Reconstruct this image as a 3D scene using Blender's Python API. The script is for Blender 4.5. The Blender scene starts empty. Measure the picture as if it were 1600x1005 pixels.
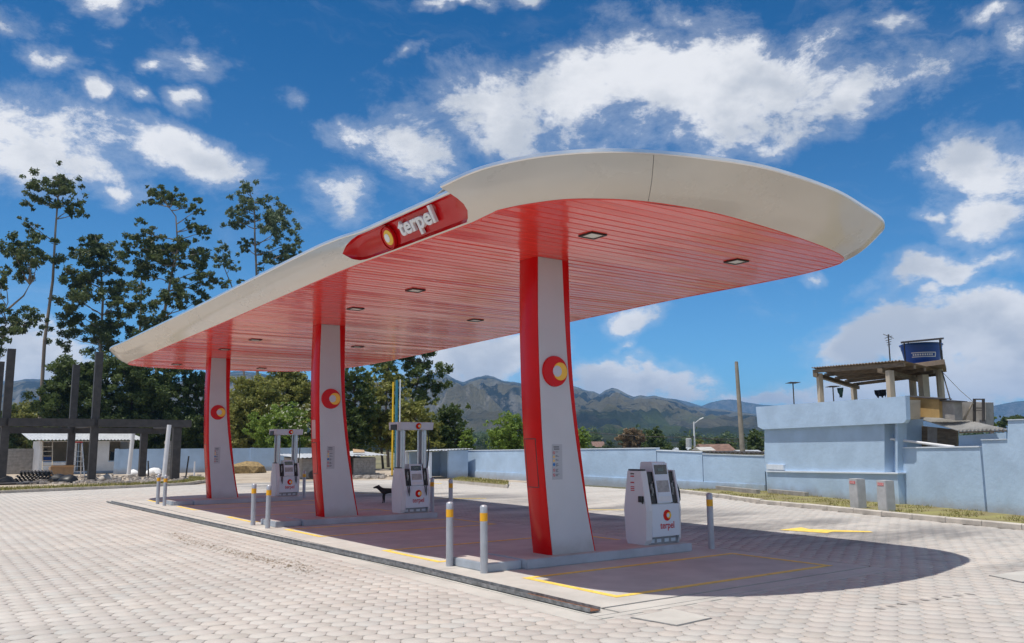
import bpy, bmesh, math, random
import numpy as np
from mathutils import Vector, Matrix, noise as mnoise
R = math.radians
random.seed(7); rng = np.random.default_rng(7)
scene = bpy.context.scene
C = scene.collection

# ------------------------------------------------------------------ camera
FPX, PITCH, YAW, ROLL, CAMH = 1317.0, R(8.36), R(35.63), R(-0.376), 1.8
fw = Vector((math.sin(YAW)*math.cos(PITCH), math.cos(YAW)*math.cos(PITCH), math.sin(PITCH)))
rt0 = Vector((math.cos(YAW), -math.sin(YAW), 0)); up0 = rt0.cross(fw)
rt = rt0*math.cos(ROLL) + up0*math.sin(ROLL); upv = up0*math.cos(ROLL) - rt0*math.sin(ROLL)
CO = Vector((0, 0, CAMH))
cam = bpy.data.cameras.new('camera'); camo = bpy.data.objects.new('camera', cam); C.objects.link(camo)
m3 = Matrix((rt, upv, -fw)).transposed()
camo.matrix_world = Matrix.Translation(CO) @ m3.to_4x4()
cam.sensor_width = 36; cam.lens = FPX*36/1600; cam.clip_start = .1; cam.clip_end = 40000
scene.camera = camo
# ------------------------------------------------------------------ sun, exposure
SK, SM = .30, -.02            # shadow displacement per metre of height
sunv = Vector((SK, SM, -1)).normalized()
sun = bpy.data.lights.new('sun', 'SUN'); sun.energy = 5.0; sun.angle = R(.53); sun.color = (1, .95, .865)
suno = bpy.data.objects.new('sun', sun); C.objects.link(suno)
suno.rotation_euler = sunv.to_track_quat('-Z', 'Y').to_euler(); suno.location = (0, 0, 60)
SUN_EL = math.asin(-sunv.z); SUN_AZ = math.atan2(-sunv.x, -sunv.y)
scene.view_settings.view_transform = 'Standard'; scene.view_settings.look = 'None'
scene.view_settings.exposure = -0.04; scene.view_settings.gamma = 1.0
scene.cycles.use_denoising = True
scene.cycles.volume_bounces = 0; scene.cycles.max_bounces = 8
scene.cycles.sample_clamp_indirect = 6

# ------------------------------------------------------------------ pixel helpers: a pixel of the photograph met with a real plane
def ray(u, v): return fw + rt*((u-800)/FPX) - upv*((v-502.5)/FPX)
def atz(u, v, z=0.):
    d = ray(u, v); return CO + d*((z-CAMH)/d.z)
def atx(u, v, x):
    d = ray(u, v); return CO + d*(x/d.x)
def aty(u, v, y):
    d = ray(u, v); return CO + d*(y/d.y)
FH = Vector((math.sin(YAW), math.cos(YAW), 0))
def atd(u, v, dist):                      # plane at a horizontal distance straight ahead
    d = ray(u, v); return CO + d*(dist/d.dot(FH))
def atp(u, v, P, Q, off=0.):              # vertical plane through ground points P, Q pushed back by off
    d = Vector((Q[0]-P[0], Q[1]-P[1], 0)).normalized(); n = Vector((d.y, -d.x, 0))
    if n.dot(FH) < 0: n = -n
    p0 = Vector((P[0], P[1], 0)) + n*off
    r = ray(u, v); return CO + r*((p0-CO).dot(n)/r.dot(n))
def pnorm(P, Q):
    d = Vector((Q[0]-P[0], Q[1]-P[1], 0)).normalized(); n = Vector((d.y, -d.x, 0))
    return -n if n.dot(FH) < 0 else n

# ------------------------------------------------------------------ world: sky with clouds
world = bpy.data.worlds.new('World'); scene.world = world; world.use_nodes = True
wn = world.node_tree; wn.nodes.clear(); world.cycles.sampling_method = 'NONE'
class NT:
    def __init__(s, nt): s.nt = nt
    def n(s, t, **k):
        nd = s.nt.nodes.new(t)
        for a, b in k.items(): setattr(nd, a, b)
        return nd
    def put(s, sock, v):
        if isinstance(v, bpy.types.NodeSocket): s.nt.links.new(v, sock)
        elif v is not None: sock.default_value = v
    def math(s, op, a, b=None, c=None, clamp=False):
        nd = s.n('ShaderNodeMath', operation=op, use_clamp=clamp)
        s.put(nd.inputs[0], a); s.put(nd.inputs[1], b); s.put(nd.inputs[2], c); return nd.outputs[0]
    def vmath(s, op, a, b=None, sc=None):
        nd = s.n('ShaderNodeVectorMath', operation=op); s.put(nd.inputs[0], a); s.put(nd.inputs[1], b)
        if sc is not None: s.put(nd.inputs['Scale'], sc)
        return nd.outputs[0] if op not in ('DOT_PRODUCT', 'LENGTH') else nd.outputs['Value']
    def noise(s, vec, scale, detail=4, rough=.55, dist=0., out='Fac', dim='3D'):
        nd = s.n('ShaderNodeTexNoise', noise_dimensions=dim); s.put(nd.inputs['Vector'], vec)
        nd.inputs['Scale'].default_value = scale; nd.inputs['Detail'].default_value = detail
        nd.inputs['Roughness'].default_value = rough; nd.inputs['Distortion'].default_value = dist
        return nd.outputs[out]
    def mix(s, f, a, b, blend='MIX'):
        nd = s.n('ShaderNodeMix', data_type='RGBA', blend_type=blend)
        s.put(nd.inputs[0], f); s.put(nd.inputs[6], a); s.put(nd.inputs[7], b); return nd.outputs[2]
    def ramp(s, f, a, b, lo=0., hi=1., smooth=True):
        nd = s.n('ShaderNodeMapRange', interpolation_type='SMOOTHSTEP' if smooth else 'LINEAR')
        s.put(nd.inputs[0], f); nd.inputs[1].default_value = a; nd.inputs[2].default_value = b
        nd.inputs[3].default_value = lo; nd.inputs[4].default_value = hi; return nd.outputs[0]
w = NT(wn)
SKY_STRENGTH = .1
sky = w.n('ShaderNodeTexSky', sky_type='NISHITA', sun_disc=False, sun_elevation=SUN_EL, sun_rotation=SUN_AZ,
          altitude=2600, air_density=1.0, dust_density=.35, ozone_density=3.0)
tc = w.n('ShaderNodeTexCoord').outputs['Generated']
wv = w.vmath('SUBTRACT', w.noise(tc, 5.0, 5, .6, out='Color'), (.5, .5, .5))
wp = w.vmath('ADD', tc, w.vmath('SCALE', wv, sc=.13))
CL = [ # u, v, half width, half height, tilt, strength
 (800,165,120,62,0,1),(905,150,140,75,0,1.1),(1010,120,130,95,0,1.2),(1100,140,170,120,0,1.3),(1210,130,160,88,8,1.1),(1325,150,140,50,12,.95),
 (1130,215,170,50,0,1),(740,195,70,45,0,.8),(1060,45,70,45,0,.8),
 (655,238,85,55,0,1.05),(610,215,60,35,10,.7),(530,218,70,34,-10,.8),(700,270,80,30,0,.6),
 (60,215,150,78,0,1.2),(130,230,80,60,-20,1.0),(285,265,125,44,-24,1.0),(345,290,70,30,0,.7),(190,300,60,24,0,.6),
 (320,125,70,32,10,.85),(305,180,42,26,0,.9),(262,130,34,16,0,.8),(235,168,45,20,-20,.7),(166,150,26,20,0,.85),(90,100,50,24,5,.7),(40,48,80,30,10,.62),(192,6,70,30,0,.9),
 (715,6,60,18,-8,.85),(800,6,40,16,0,.7),(440,160,34,34,0,.62),(545,302,60,42,0,.62),(655,92,30,14,20,.6),(850,85,60,18,12,.6),
 (1550,262,105,66,0,1.15),(1545,325,88,58,0,1.1),(1450,355,48,17,0,.75),(1400,46,55,17,3,.7),(1550,8,55,24,0,.8),(1590,60,40,50,0,.4),
 (1480,432,170,28,9,.85),(1570,402,90,24,8,.8),(1400,455,80,14,5,.6),(1280,432,26,16,0,.75),
 (1340,545,100,52,0,1.15),(1430,530,150,62,0,1.3),(1540,505,130,58,0,1.35),(1590,560,130,64,0,1.25),(1440,595,240,42,0,1.2),
 (995,512,62,34,0,.95),(985,552,30,13,0,.7),(740,560,130,52,0,1.3),(820,540,60,36,0,.95),(690,585,90,36,0,1.1),
 (960,590,110,26,0,1.1),(1040,602,160,26,0,1.15),(1160,610,160,26,0,1.15),(1300,614,190,28,0,1.15),(1060,578,50,12,0,.6),
 (40,560,110,60,0,1.3),(120,600,120,40,0,1.1),(390,590,200,30,0,.7)]
acc = None
for (u, v, a, b, tilt, st) in CL:
    d = ray(u, v).normalized(); rx = Vector((d.y, -d.x, 0)).normalized(); uy = rx.cross(d)
    ca, sa = math.cos(R(tilt)), math.sin(R(tilt))
    ax = rx*ca + uy*sa; ay = uy*ca - rx*sa
    k = 1.42/FPX*math.cos(math.atan(math.hypot(u-800, v-502)/FPX))
    qx = w.math('SUBTRACT', w.vmath('DOT_PRODUCT', wp, tuple(ax/(a*k))), d.dot(ax)/(a*k))
    qy = w.math('SUBTRACT', w.vmath('DOT_PRODUCT', wp, tuple(ay/(b*k))), d.dot(ay)/(b*k))
    rr = w.math('SQRT', w.math('MULTIPLY_ADD', qx, qx, w.math('MULTIPLY', qy, qy)))
    s_ = w.math('MULTIPLY_ADD', rr, -st, st)
    acc = s_ if acc is None else w.math('MAXIMUM', acc, s_)
# beyond the view similar unseen cloud goes on, thickened to whiten the ambient light
vdir = ray(800, 330).normalized()
inview = w.ramp(w.vmath('DOT_PRODUCT', tc, tuple(vdir)), .70, .84)
gen = w.ramp(w.noise(wp, 2.2, 3, .5), .42, .62, 0, .95)
gen = w.math('MULTIPLY', gen, w.math('SUBTRACT', 1.0, inview))
frontside = w.ramp(w.vmath('DOT_PRODUCT', tc, tuple(vdir)), .45, .6)     # the listed clouds belong to the half of the sky in view
acc = w.math('MAXIMUM', w.math('MULTIPLY', acc, frontside), gen)
stretch = w.vmath('MULTIPLY', tc, (1, 1, 1.7))
f1 = w.noise(stretch, 8.5, 12, .69, .2)
dens = w.math('ADD', acc, w.math('MULTIPLY', w.math('SUBTRACT', f1, .5), 2.1))
alpha = w.math('MAXIMUM', w.ramp(dens, .40, .80), w.ramp(dens, .12, .66, 0, .28))
# wispy veil
veil = w.ramp(w.noise(w.vmath('MULTIPLY', wp, (1.2, 1, 3.2)), 3.2, 7, .62, .6), .56, .84, 0, .20)
sepz = w.n('ShaderNodeSeparateXYZ'); w.put(sepz.inputs[0], tc)
alpha = w.math('MAXIMUM', alpha, veil)
f2 = w.noise(w.vmath('ADD', stretch, (.0, .0, .035)), 7., 6, .55)
shade = w.ramp(w.math('ADD', f2, w.math('MULTIPLY', dens, -.11)), .26, .50, 0, 1)
cw = 1/SKY_STRENGTH
ccol = w.mix(shade, (.58*cw, .62*cw, .69*cw, 1), (.90*cw, .91*cw, .94*cw, 1))
tint = w.mix(w.ramp(sepz.outputs[2], .03, .56), (.52, 1.12, 1.38, 1), (.0, .66, 1.08, 1))
skyc = w.mix(1.0, sky.outputs[0], tint, 'MULTIPLY')
col = w.mix(alpha, skyc, ccol)
bg = w.n('ShaderNodeBackground'); w.put(bg.inputs[0], col); bg.inputs[1].default_value = SKY_STRENGTH
wo = w.n('ShaderNodeOutputWorld'); wn.links.new(bg.outputs[0], wo.inputs[0])

# ------------------------------------------------------------------ materials
MATS = {}
def M(name, col, rough=.6, metal=0., var=.12, scale=4., bump=0., bscale=None, coat=0., spec=.5, col2=None, stain=0., aniso=None, detail=6, foot=0.):
    if name in MATS: return MATS[name]
    m = bpy.data.materials.new(name); m.use_nodes = True; nt = m.node_tree; t = NT(nt)
    b = nt.nodes['Principled BSDF']; b.inputs['Roughness'].default_value = rough; b.inputs['Metallic'].default_value = metal
    b.inputs['Specular IOR Level'].default_value = spec; b.inputs['Coat Weight'].default_value = coat; b.inputs['Coat Roughness'].default_value = .06
    geo = t.n('ShaderNodeNewGeometry').outputs['Position']
    if aniso: geo = t.vmath('MULTIPLY', geo, aniso)
    n1 = t.noise(geo, scale, detail, .6)
    c1 = tuple(c*(1-var) for c in col) + (1,); c2 = tuple(min(1, c*(1+var)) for c in (col2 or col)) + (1,)
    out = t.mix(t.ramp(n1, .3, .7), c1, c2)
    if stain:
        n2 = t.noise(geo, scale*.17, 5, .65, .4)
        out = t.mix(t.math('MULTIPLY', t.ramp(n2, .48, .72), stain), out, tuple(c*.45 for c in col) + (1,))
    if foot:        # splash dirt and rising damp at the foot
        sz = t.n('ShaderNodeSeparateXYZ'); t.put(sz.inputs[0], geo)
        out = t.mix(t.math('MULTIPLY', t.ramp(t.math('ADD', sz.outputs[2], t.math('MULTIPLY', t.noise(geo, 1.7, 6, .7), -.55)), .18, -.22), foot), out, (.27, .235, .20, 1))
    t.put(b.inputs['Base Color'], out)
    t.put(b.inputs['Roughness'], t.ramp(n1, 0, 1, max(0, rough-.06), min(1, rough+.06), False))
    if bump:
        bn = t.n('ShaderNodeBump'); bn.inputs['Strength'].default_value = bump; bn.inputs['Distance'].default_value = .02
        t.put(bn.inputs['Height'], t.noise(geo, bscale or scale*6, 5, .6)); t.put(b.inputs['Normal'], bn.outputs[0])
    MATS[name] = m; return m
def leafmat(name, c1, c2, c3, trans=.38):
    m = bpy.data.materials.new(name); m.use_nodes = True; nt = m.node_tree; t = NT(nt)
    b = nt.nodes['Principled BSDF']; b.inputs['Roughness'].default_value = .55; b.inputs['Specular IOR Level'].default_value = .35
    a = t.n('ShaderNodeAttribute', attribute_name='rnd').outputs['Fac']
    col = t.mix(t.ramp(a, 0, .6, smooth=False), c1 + (1,), c2 + (1,)); col = t.mix(t.ramp(a, .72, 1, smooth=False), col, c3 + (1,))
    t.put(b.inputs['Base Color'], col)
    tr = t.n('ShaderNodeBsdfTranslucent'); t.put(tr.inputs[0], col)
    mx = t.n('ShaderNodeMixShader'); mx.inputs[0].default_value = trans
    nt.links.new(b.outputs[0], mx.inputs[1]); nt.links.new(tr.outputs[0], mx.inputs[2])
    nt.links.new(mx.outputs[0], nt.nodes['Material Output'].inputs[0]); MATS[name] = m; return m

RED = M('red_gloss_paint', (.60, .003, .004), .2, var=.06, scale=1.5, coat=.0, spec=.22, bump=.06, bscale=1.6)
REDP = M('red_acrylic', (.56, .003, .005), .14, var=.08, scale=1.5, coat=.2, spec=.35)
CEILR = M('red_ceiling_slat_paint', (.82, .05, .035), .24, var=.10, scale=2., coat=.3, aniso=(.35, 9, 1))
WHITEP = M('white_composite_panel', (.54, .56, .60), .35, var=.04, scale=1., bump=.03, bscale=1.2, foot=.5)
FASC = M('champagne_composite', (.68, .615, .53), .28, var=.04, scale=.8, coat=.5, bump=.03, bscale=.7, aniso=(1, .5, 1.6), stain=.06)
ALU = M('bright_aluminium', (.80, .80, .80), .3, metal=.85, var=.05)
CONC = M('pad_concrete', (.455, .44, .405), .8, var=.10, scale=1.6, bump=.12, bscale=40, stain=.25)
CONCP = M('island_concrete', (.40, .44, .49), .7, var=.10, scale=2.5, bump=.15, bscale=30, stain=.3)
CONCT = M('island_top_concrete', (.46, .42, .39), .75, var=.10, scale=2.5, bump=.12, bscale=30, stain=.25)
GROOVE = M('groove_dark', (.05, .045, .04), .9)
YEL = M('yellow_road_paint', (.80, .56, .10), .65, var=.14, scale=9, stain=.35)
YELB = M('yellow_band', (.85, .42, .01), .4, var=.04)
GALV = M('grey_post_paint', (.42, .44, .48), .38, metal=.25, var=.06, scale=6)
STEEL = M('weathered_steel', (.27, .27, .27), .55, metal=.6, var=.35, scale=14, bump=.2, stain=.5)
RUST = M('rusted_steel', (.17, .07, .035), .8, var=.35, scale=18, bump=.3)
BLUEW = M('pale_blue_render', (.405, .54, .705), .85, var=.08, scale=1.1, bump=.4, bscale=7, stain=.22, foot=.55)
BLUEC = M('wall_cap_white', (.66, .72, .80), .8, var=.05)
KERB = M('kerb_concrete', (.47, .43, .38), .85, var=.14, scale=3, bump=.2, stain=.3)
DGREY = M('dispenser_grey', (.64, .655, .68), .35, var=.03, scale=2)
DFRONT = M('dispenser_front_panel', (.62, .68, .76), .3, var=.02, scale=2)
DPLINTH = M('dispenser_plinth', (.26, .27, .29), .45, var=.05)
BLACK = M('black_rubber', (.012, .012, .014), .45)
GLASSD = M('dark_screen', (.012, .02, .025), .08, coat=.5)
SILV = M('brushed_silver', (.55, .55, .57), .3, metal=.7, var=.04)
YELE = M('emblem_yellow', (.90, .52, .01), .3, var=.03, coat=.3)
GREYE = M('emblem_centre_grey', (.55, .58, .66), .35, var=.03)
WHITEL = M('white_letter', (.80, .80, .80), .3, coat=.3, var=.02)
REDT = M('red_print', (.50, .01, .015), .5, var=.03)
LENS = M('lamp_lens', (.75, .74, .68), .35, var=.03)
DARKF = M('lamp_frame', (.03, .02, .02), .5)
STRUC = M('dark_steel_frame', (.050, .044, .042), .6, var=.3, scale=3, bump=.1, stain=.25)
WHITEW = M('white_plaster', (.74, .73, .72), .85, var=.06, scale=2, bump=.1)
BLOCK = M('grey_block', (.31, .29, .27), .9, var=.18, scale=4, bump=.35)
MORT = M('mortar', (.22, .205, .19), .95, var=.15, scale=6)
ZINC = M('zinc_sheet', (.56, .57, .58), .42, metal=.35, var=.12, scale=1.5, stain=.25)
FIBRO = M('fibre_cement_sheet', (.40, .39, .37), .85, var=.15, scale=2, stain=.3)
FIBROB = M('brown_roof_sheet', (.25, .19, .14), .85, var=.2, scale=2.5, stain=.3)
OCHRE = M('ochre_plaster', (.46, .30, .12), .85, var=.15, scale=2.5, stain=.3)
BEIGE = M('beige_plaster', (.48, .41, .32), .85, var=.12, scale=2)
WOOD = M('old_plank', (.17, .13, .09), .85, var=.3, scale=3, aniso=(1, 1, 6))
DIRT = M('dry_dirt', (.34, .27, .205), .95, var=.22, scale=.8, bump=.4, bscale=5, col2=(.40, .34, .27))
TANK = M('blue_plastic_tank', (.012, .085, .38), .35, var=.06)
BARK = M('eucalyptus_bark', (.23, .19, .155), .85, var=.3, scale=1.5, aniso=(1, 1, .2))
BARKD = M('dark_bark', (.10, .08, .065), .9, var=.3, scale=2)
DARK = M('dark_interior', (.05, .047, .045), .9)
PIPEW = M('white_plastic_pipe', (.70, .70, .72), .45, var=.05)
CARD = M('cardboard', (.40, .26, .15), .85, var=.15, scale=3)
ROCK = M('rubble', (.42, .38, .34), .95, var=.25, scale=4, bump=.4)
GRASSG = M('dry_turf', (.24, .19, .10), .95, var=.3, scale=2, bump=.5, bscale=14, col2=(.19, .18, .06))

# ------------------------------------------------------------------ mesh helpers
class MB:
    def __init__(s): s.v = []; s.f = []; s.m = []
    def add(s, vs, fs, mi=0):
        o = len(s.v); s.v += [tuple(p) for p in vs]; s.f += [tuple(i+o for i in f) for f in fs]; s.m += [mi]*len(fs); return s
    def box(s, a, b, mi=0):
        x0, y0, z0 = a; x1, y1, z1 = b
        return s.add([(x0,y0,z0),(x1,y0,z0),(x1,y1,z0),(x0,y1,z0),(x0,y0,z1),(x1,y0,z1),(x1,y1,z1),(x0,y1,z1)],
                     [(0,3,2,1),(4,5,6,7),(0,1,5,4),(1,2,6,5),(2,3,7,6),(3,0,4,7)], mi)
    def prism(s, poly, vec, mi=0):           # polygon of 3d points swept by vec
        n = len(poly); vec = Vector(vec); P = [Vector(p) for p in poly]; Q = [p+vec for p in P]
        fs = [tuple(range(n)), tuple(range(2*n-1, n-1, -1))] + [(i, i+n, (i+1) % n+n, (i+1) % n) for i in range(n)]
        return s.add(P+Q, fs, mi)
    def tube(s, pts, rad, seg=8, mi=0, cap=True):
        pts = [Vector(p) for p in pts]; n = len(pts)
        if not hasattr(rad, '__len__'): rad = [rad]*n
        vs = []; fs = []
        for i, p in enumerate(pts):
            t = (pts[min(i+1, n-1)]-pts[max(i-1, 0)]).normalized()
            a = t.orthogonal().normalized() if abs(t.z) > .9 else t.cross(Vector((0, 0, 1))).normalized()
            if abs(t.z) > .9:
                a = Vector((1, 0, 0)); a = (a - t*a.dot(t)).normalized()
            b = t.cross(a)
            for k in range(seg):
                q = 2*math.pi*k/seg; vs.append(p + (a*math.cos(q)+b*math.sin(q))*rad[i])
        for i in range(n-1):
            for k in range(seg):
                fs.append((i*seg+k, i*seg+(k+1) % seg, (i+1)*seg+(k+1) % seg, (i+1)*seg+k))
        if cap: fs += [tuple(range(seg-1, -1, -1)), tuple(range((n-1)*seg, n*seg))]
        return s.add(vs, fs, mi)
    def lathe(s, prof, c=(0, 0, 0), seg=24, mi=0):
        vs = []; fs = []; n = len(prof)
        for r_, z in prof:
            for k in range(seg):
                q = 2*math.pi*k/seg; vs.append((c[0]+r_*math.cos(q), c[1]+r_*math.sin(q), c[2]+z))
        for i in range(n-1):
            for k in range(seg): fs.append((i*seg+k, i*seg+(k+1) % seg, (i+1)*seg+(k+1) % seg, (i+1)*seg+k))
        fs += [tuple(range(seg-1, -1, -1)), tuple(range((n-1)*seg, n*seg))]
        return s.add(vs, fs, mi)
    def build(s, name, mat, parent=None, smooth=False, bevel=0., loc=None):
        me = bpy.data.meshes.new(name); me.from_pydata(s.v, [], s.f)
        for mm in (mat if isinstance(mat, (list, tuple)) else [mat]): me.materials.append(mm)
        if any(s.m): me.polygons.foreach_set('material_index', s.m)
        bm = bmesh.new(); bm.from_mesh(me)
        bmesh.ops.recalc_face_normals(bm, faces=bm.faces)
        if bevel: bmesh.ops.bevel(bm, geom=[e for e in bm.edges if len(e.link_faces) == 2 and e.calc_face_angle(0) > .5], offset=bevel, segments=2, affect='EDGES', clamp_overlap=True)
        bm.to_mesh(me); bm.free()
        if smooth: smooth_mesh(me)
        return obj(name, me, parent, loc)
def smooth_mesh(me, ang=40):
    me.polygons.foreach_set('use_smooth', [True]*len(me.polygons))
    bm = bmesh.new(); bm.from_mesh(me)
    for e in bm.edges:
        if len(e.link_faces) == 2 and e.calc_face_angle(0) > R(ang): e.smooth = False
    bm.to_mesh(me); bm.free()
def obj(name, me, parent=None, loc=None):
    o = bpy.data.objects.new(name, me); C.objects.link(o)
    if parent: o.parent = parent
    if loc is not None: o.location = loc
    return o
def tag(o, label=None, cat=None, group=None, kind=None):
    if label: o['label'] = label
    if cat: o['category'] = cat
    if group: o['group'] = group
    if kind: o['kind'] = kind
    return o
def thing(name, label, cat, loc=(0, 0, 0), rz=0., group=None):
    o = bpy.data.objects.new(name, None); C.objects.link(o); o.location = loc; o.rotation_euler = (0, 0, rz); o.empty_display_size = .3
    return tag(o, label, cat, group)
def copy_tree(o, parent=None):
    c = o.copy(); C.objects.link(c)
    if parent: c.parent = parent
    for ch in list(o.children): copy_tree(ch, c)
    return c
def text_mesh(body, size, extrude=.01, offset=0., bevel=0.):
    cu = bpy.data.curves.new('lettering', 'FONT'); cu.body = body; cu.size = size; cu.extrude = extrude; cu.offset = offset
    cu.bevel_depth = bevel; cu.align_x = 'CENTER'; cu.resolution_u = 4; cu.space_character = 1.0
    o = bpy.data.objects.new('lettering', cu); C.objects.link(o)
    dg = bpy.context.evaluated_depsgraph_get(); me = bpy.data.meshes.new_from_object(o.evaluated_get(dg))
    bpy.data.objects.remove(o); bpy.data.curves.remove(cu); return me
def islands(me):
    n = len(me.vertices); par = list(range(n))
    def find(a):
        while par[a] != a: par[a] = par[par[a]]; a = par[a]
        return a
    for e in me.edges:
        a, b = find(e.vertices[0]), find(e.vertices[1])
        if a != b: par[a] = b
    return [find(i) for i in range(n)]

# ------------------------------------------------------------------ ground, yard, pad
def sheet(name, pts, z, mat, kind='structure'):
    b = MB(); b.add([(p[0], p[1], z) for p in pts], [tuple(range(len(pts)))]); o = b.build(name, mat); 
    return tag(o, kind=kind)
GROUNDM = M('field_ground', (.12, .115, .06), .95, var=.35, scale=.05, col2=(.17, .15, .08))
sheet('ground', [(-3390, -1190), (6590, -1190), (6590, 6590), (-3390, 6590)], -.06, GROUNDM)
sheet('dirt_ground', [(-30, 38), (30, 34), (34, 95), (-30, 95)], -.03, DIRT)
SAND = M('joint_sand', (.17, .145, .12), .95, var=.2, scale=3)
KR = [(16.6, -2.0), (17.6, 2.5), (18.95, 8.4), (19.95, 12.1), (21.35, 16.9), (23.1, 20.6), (24.2, 23.5)]      # right kerb line
yardpoly = [(-26, -12), (16.0, -12)] + KR + [(24.8, 34), (22, 41.5), (17, 43.2), (11.4, 43.0), (5.8, 41.1), (-26, 38.6)]
sheet('yard_bed', yardpoly, -.022, SAND)
def inpoly(x, y, P):
    r = np.zeros(x.shape, bool); n = len(P); j = n-1
    for i in range(n):
        xi, yi = P[i]; xj, yj = P[j]
        if yi != yj: r ^= ((yi > y) != (yj > y)) & (x < (xj-xi)*(y-yi)/(yj-yi)+xi)
        j = i
    return r
PAD = (5.80, 6.92, 11.78, 32.1)
# hexagonal paving
def pavermat(name, attr):
    m = bpy.data.materials.new(name); m.use_nodes = True; nt = m.node_tree; t = NT(nt); b = nt.nodes['Principled BSDF']
    geo = t.n('ShaderNodeNewGeometry').outputs['Position']
    a = t.n('ShaderNodeAttribute', attribute_name='rnd').outputs['Fac'] if attr else t.n('ShaderNodeObjectInfo').outputs['Random']
    cr = t.n('ShaderNodeValToRGB'); t.put(cr.inputs[0], a); cr.color_ramp.interpolation = 'LINEAR'
    E_ = cr.color_ramp.elements; E_[0].position = 0; E_[0].color = (.445, .41, .37, 1); E_[1].position = 1; E_[1].color = (.535, .495, .45, 1)
    for p, c in ((.3, (.495, .455, .42, 1)), (.5, (.515, .465, .415, 1)), (.62, (.475, .46, .43, 1)), (.85, (.505, .47, .43, 1))):
        e = E_.new(p); e.color = c
    f = t.noise(geo, 16, 6, .65); g = t.noise(geo, .55, 6, .6, .6); h = t.noise(t.vmath('MULTIPLY', geo, (.32, .9, 1)), .55, 6, .68, .5)
    c = t.mix(t.ramp(f, .25, .75, .0, .22), cr.outputs[0], (.30, .27, .24, 1))
    c = t.mix(t.ramp(g, .40, .70, 0, .45), c, (.52, .485, .45, 1))
    sx = t.n('ShaderNodeSeparateXYZ'); t.put(sx.inputs[0], geo)
    lane = t.math('MULTIPLY', t.ramp(sx.outputs[0], 11.5, 14.5), t.ramp(sx.outputs[0], 17.2, 19.5, 1, 0))   # driven lane, tyre-worn
    lane = t.math('ADD', t.math('MULTIPLY', lane, .75), .20)
    c = t.mix(t.math('MULTIPLY', t.ramp(h, .36, .62), lane), c, (.20, .19, .185, 1))
    sp_ = t.noise(geo, 3.1, 5, .7, .3); c = t.mix(t.ramp(sp_, .60, .72, 0, .38), c, (.27, .235, .20, 1))
    oil = t.noise(geo, .9, 4, .6, .2); c = t.mix(t.ramp(oil, .66, .74, 0, .35), c, (.17, .155, .145, 1))
    t.put(b.inputs['Base Color'], c); b.inputs['Roughness'].default_value = .8; b.inputs['Specular IOR Level'].default_value = .35
    bn = t.n('ShaderNodeBump'); bn.inputs['Strength'].default_value = .25; bn.inputs['Distance'].default_value = .01
    t.put(bn.inputs['Height'], t.noise(geo, 60, 4, .6)); t.put(b.inputs['Normal'], bn.outputs[0])
    return m
PAV_O, PAV_S = pavermat('paver_concrete', False), pavermat('paver_concrete_field', True)
HW = .245; HS = HW/math.sqrt(3); CX = 1.5*HS
gap = .0018
def hexprof(trunc, ins):
    P = []
    for k in range(6):
        q = math.pi/3*k; c = Vector((math.cos(q), math.sin(q)))*(HS-ins*1.155)
        if trunc:
            a = Vector((math.cos(q-math.pi/3), math.sin(q-math.pi/3)))*(HS-ins*1.155); b = Vector((math.cos(q+math.pi/3), math.sin(q+math.pi/3)))*(HS-ins*1.155)
            P += [c+(a-c).normalized()*trunc, c+(b-c).normalized()*trunc]
        else: P.append(c)
    return P
def hexverts(trunc):
    top = hexprof(trunc, gap+.0025); sh = hexprof(trunc, gap)
    n = len(top)
    V = [(p.x, p.y, 0) for p in top] + [(p.x, p.y, -.003) for p in sh] + [(p.x, p.y, -.03) for p in sh]
    F = [tuple(range(n))]
    for L in (0, 1):
        F += [(L*n+i, (L+1)*n+i, (L+1)*n+(i+1) % n, L*n+(i+1) % n) for i in range(n)]
    return np.array(V), F
ii = np.arange(-110, 125); jj = np.arange(-30, 185)
I, J = np.meshgrid(ii, jj, indexing='ij')
px = (I*CX).ravel(); py = (J*HW + (I % 2)*HW/2).ravel()
keep = inpoly(px, py, yardpoly)
keep &= ~((px > PAD[0]-.02) & (px < PAD[2]+.02) & (py > PAD[1]-.02) & (py < PAD[3]+.02))
az = np.degrees(np.arctan2(px, py)); dist = np.hypot(px, py)
keep &= (az > -14) & (az < 84) & (dist > 1.0)
px, py, az, dist = px[keep], py[keep], az[keep], dist[keep]
inv = (az > 2.5) & (az < 69) & (dist > 5.35)         # in view; the 300 that show largest are the nearest of these
order = np.argsort(np.where(inv, dist, 1e9))
near = order[:300]; isn = np.zeros(len(px), bool); isn[near] = True
Vn, Fn = hexverts(.027)
hm = bpy.data.meshes.new('paver'); hm.from_pydata(Vn.tolist(), [], Fn); hm.materials.append(PAV_O)
pavbase = tag(bpy.data.objects.new('paving', None), kind='structure'); C.objects.link(pavbase)
dz = rng.normal(0, .0012, len(px)); tl = rng.normal(0, .004, (len(px), 2))
for k in near:
    o = bpy.data.objects.new('paver', hm); C.objects.link(o); o.parent = pavbase
    o.location = (px[k], py[k], dz[k]); o.rotation_euler = (tl[k, 0], tl[k, 1], 0)
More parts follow.
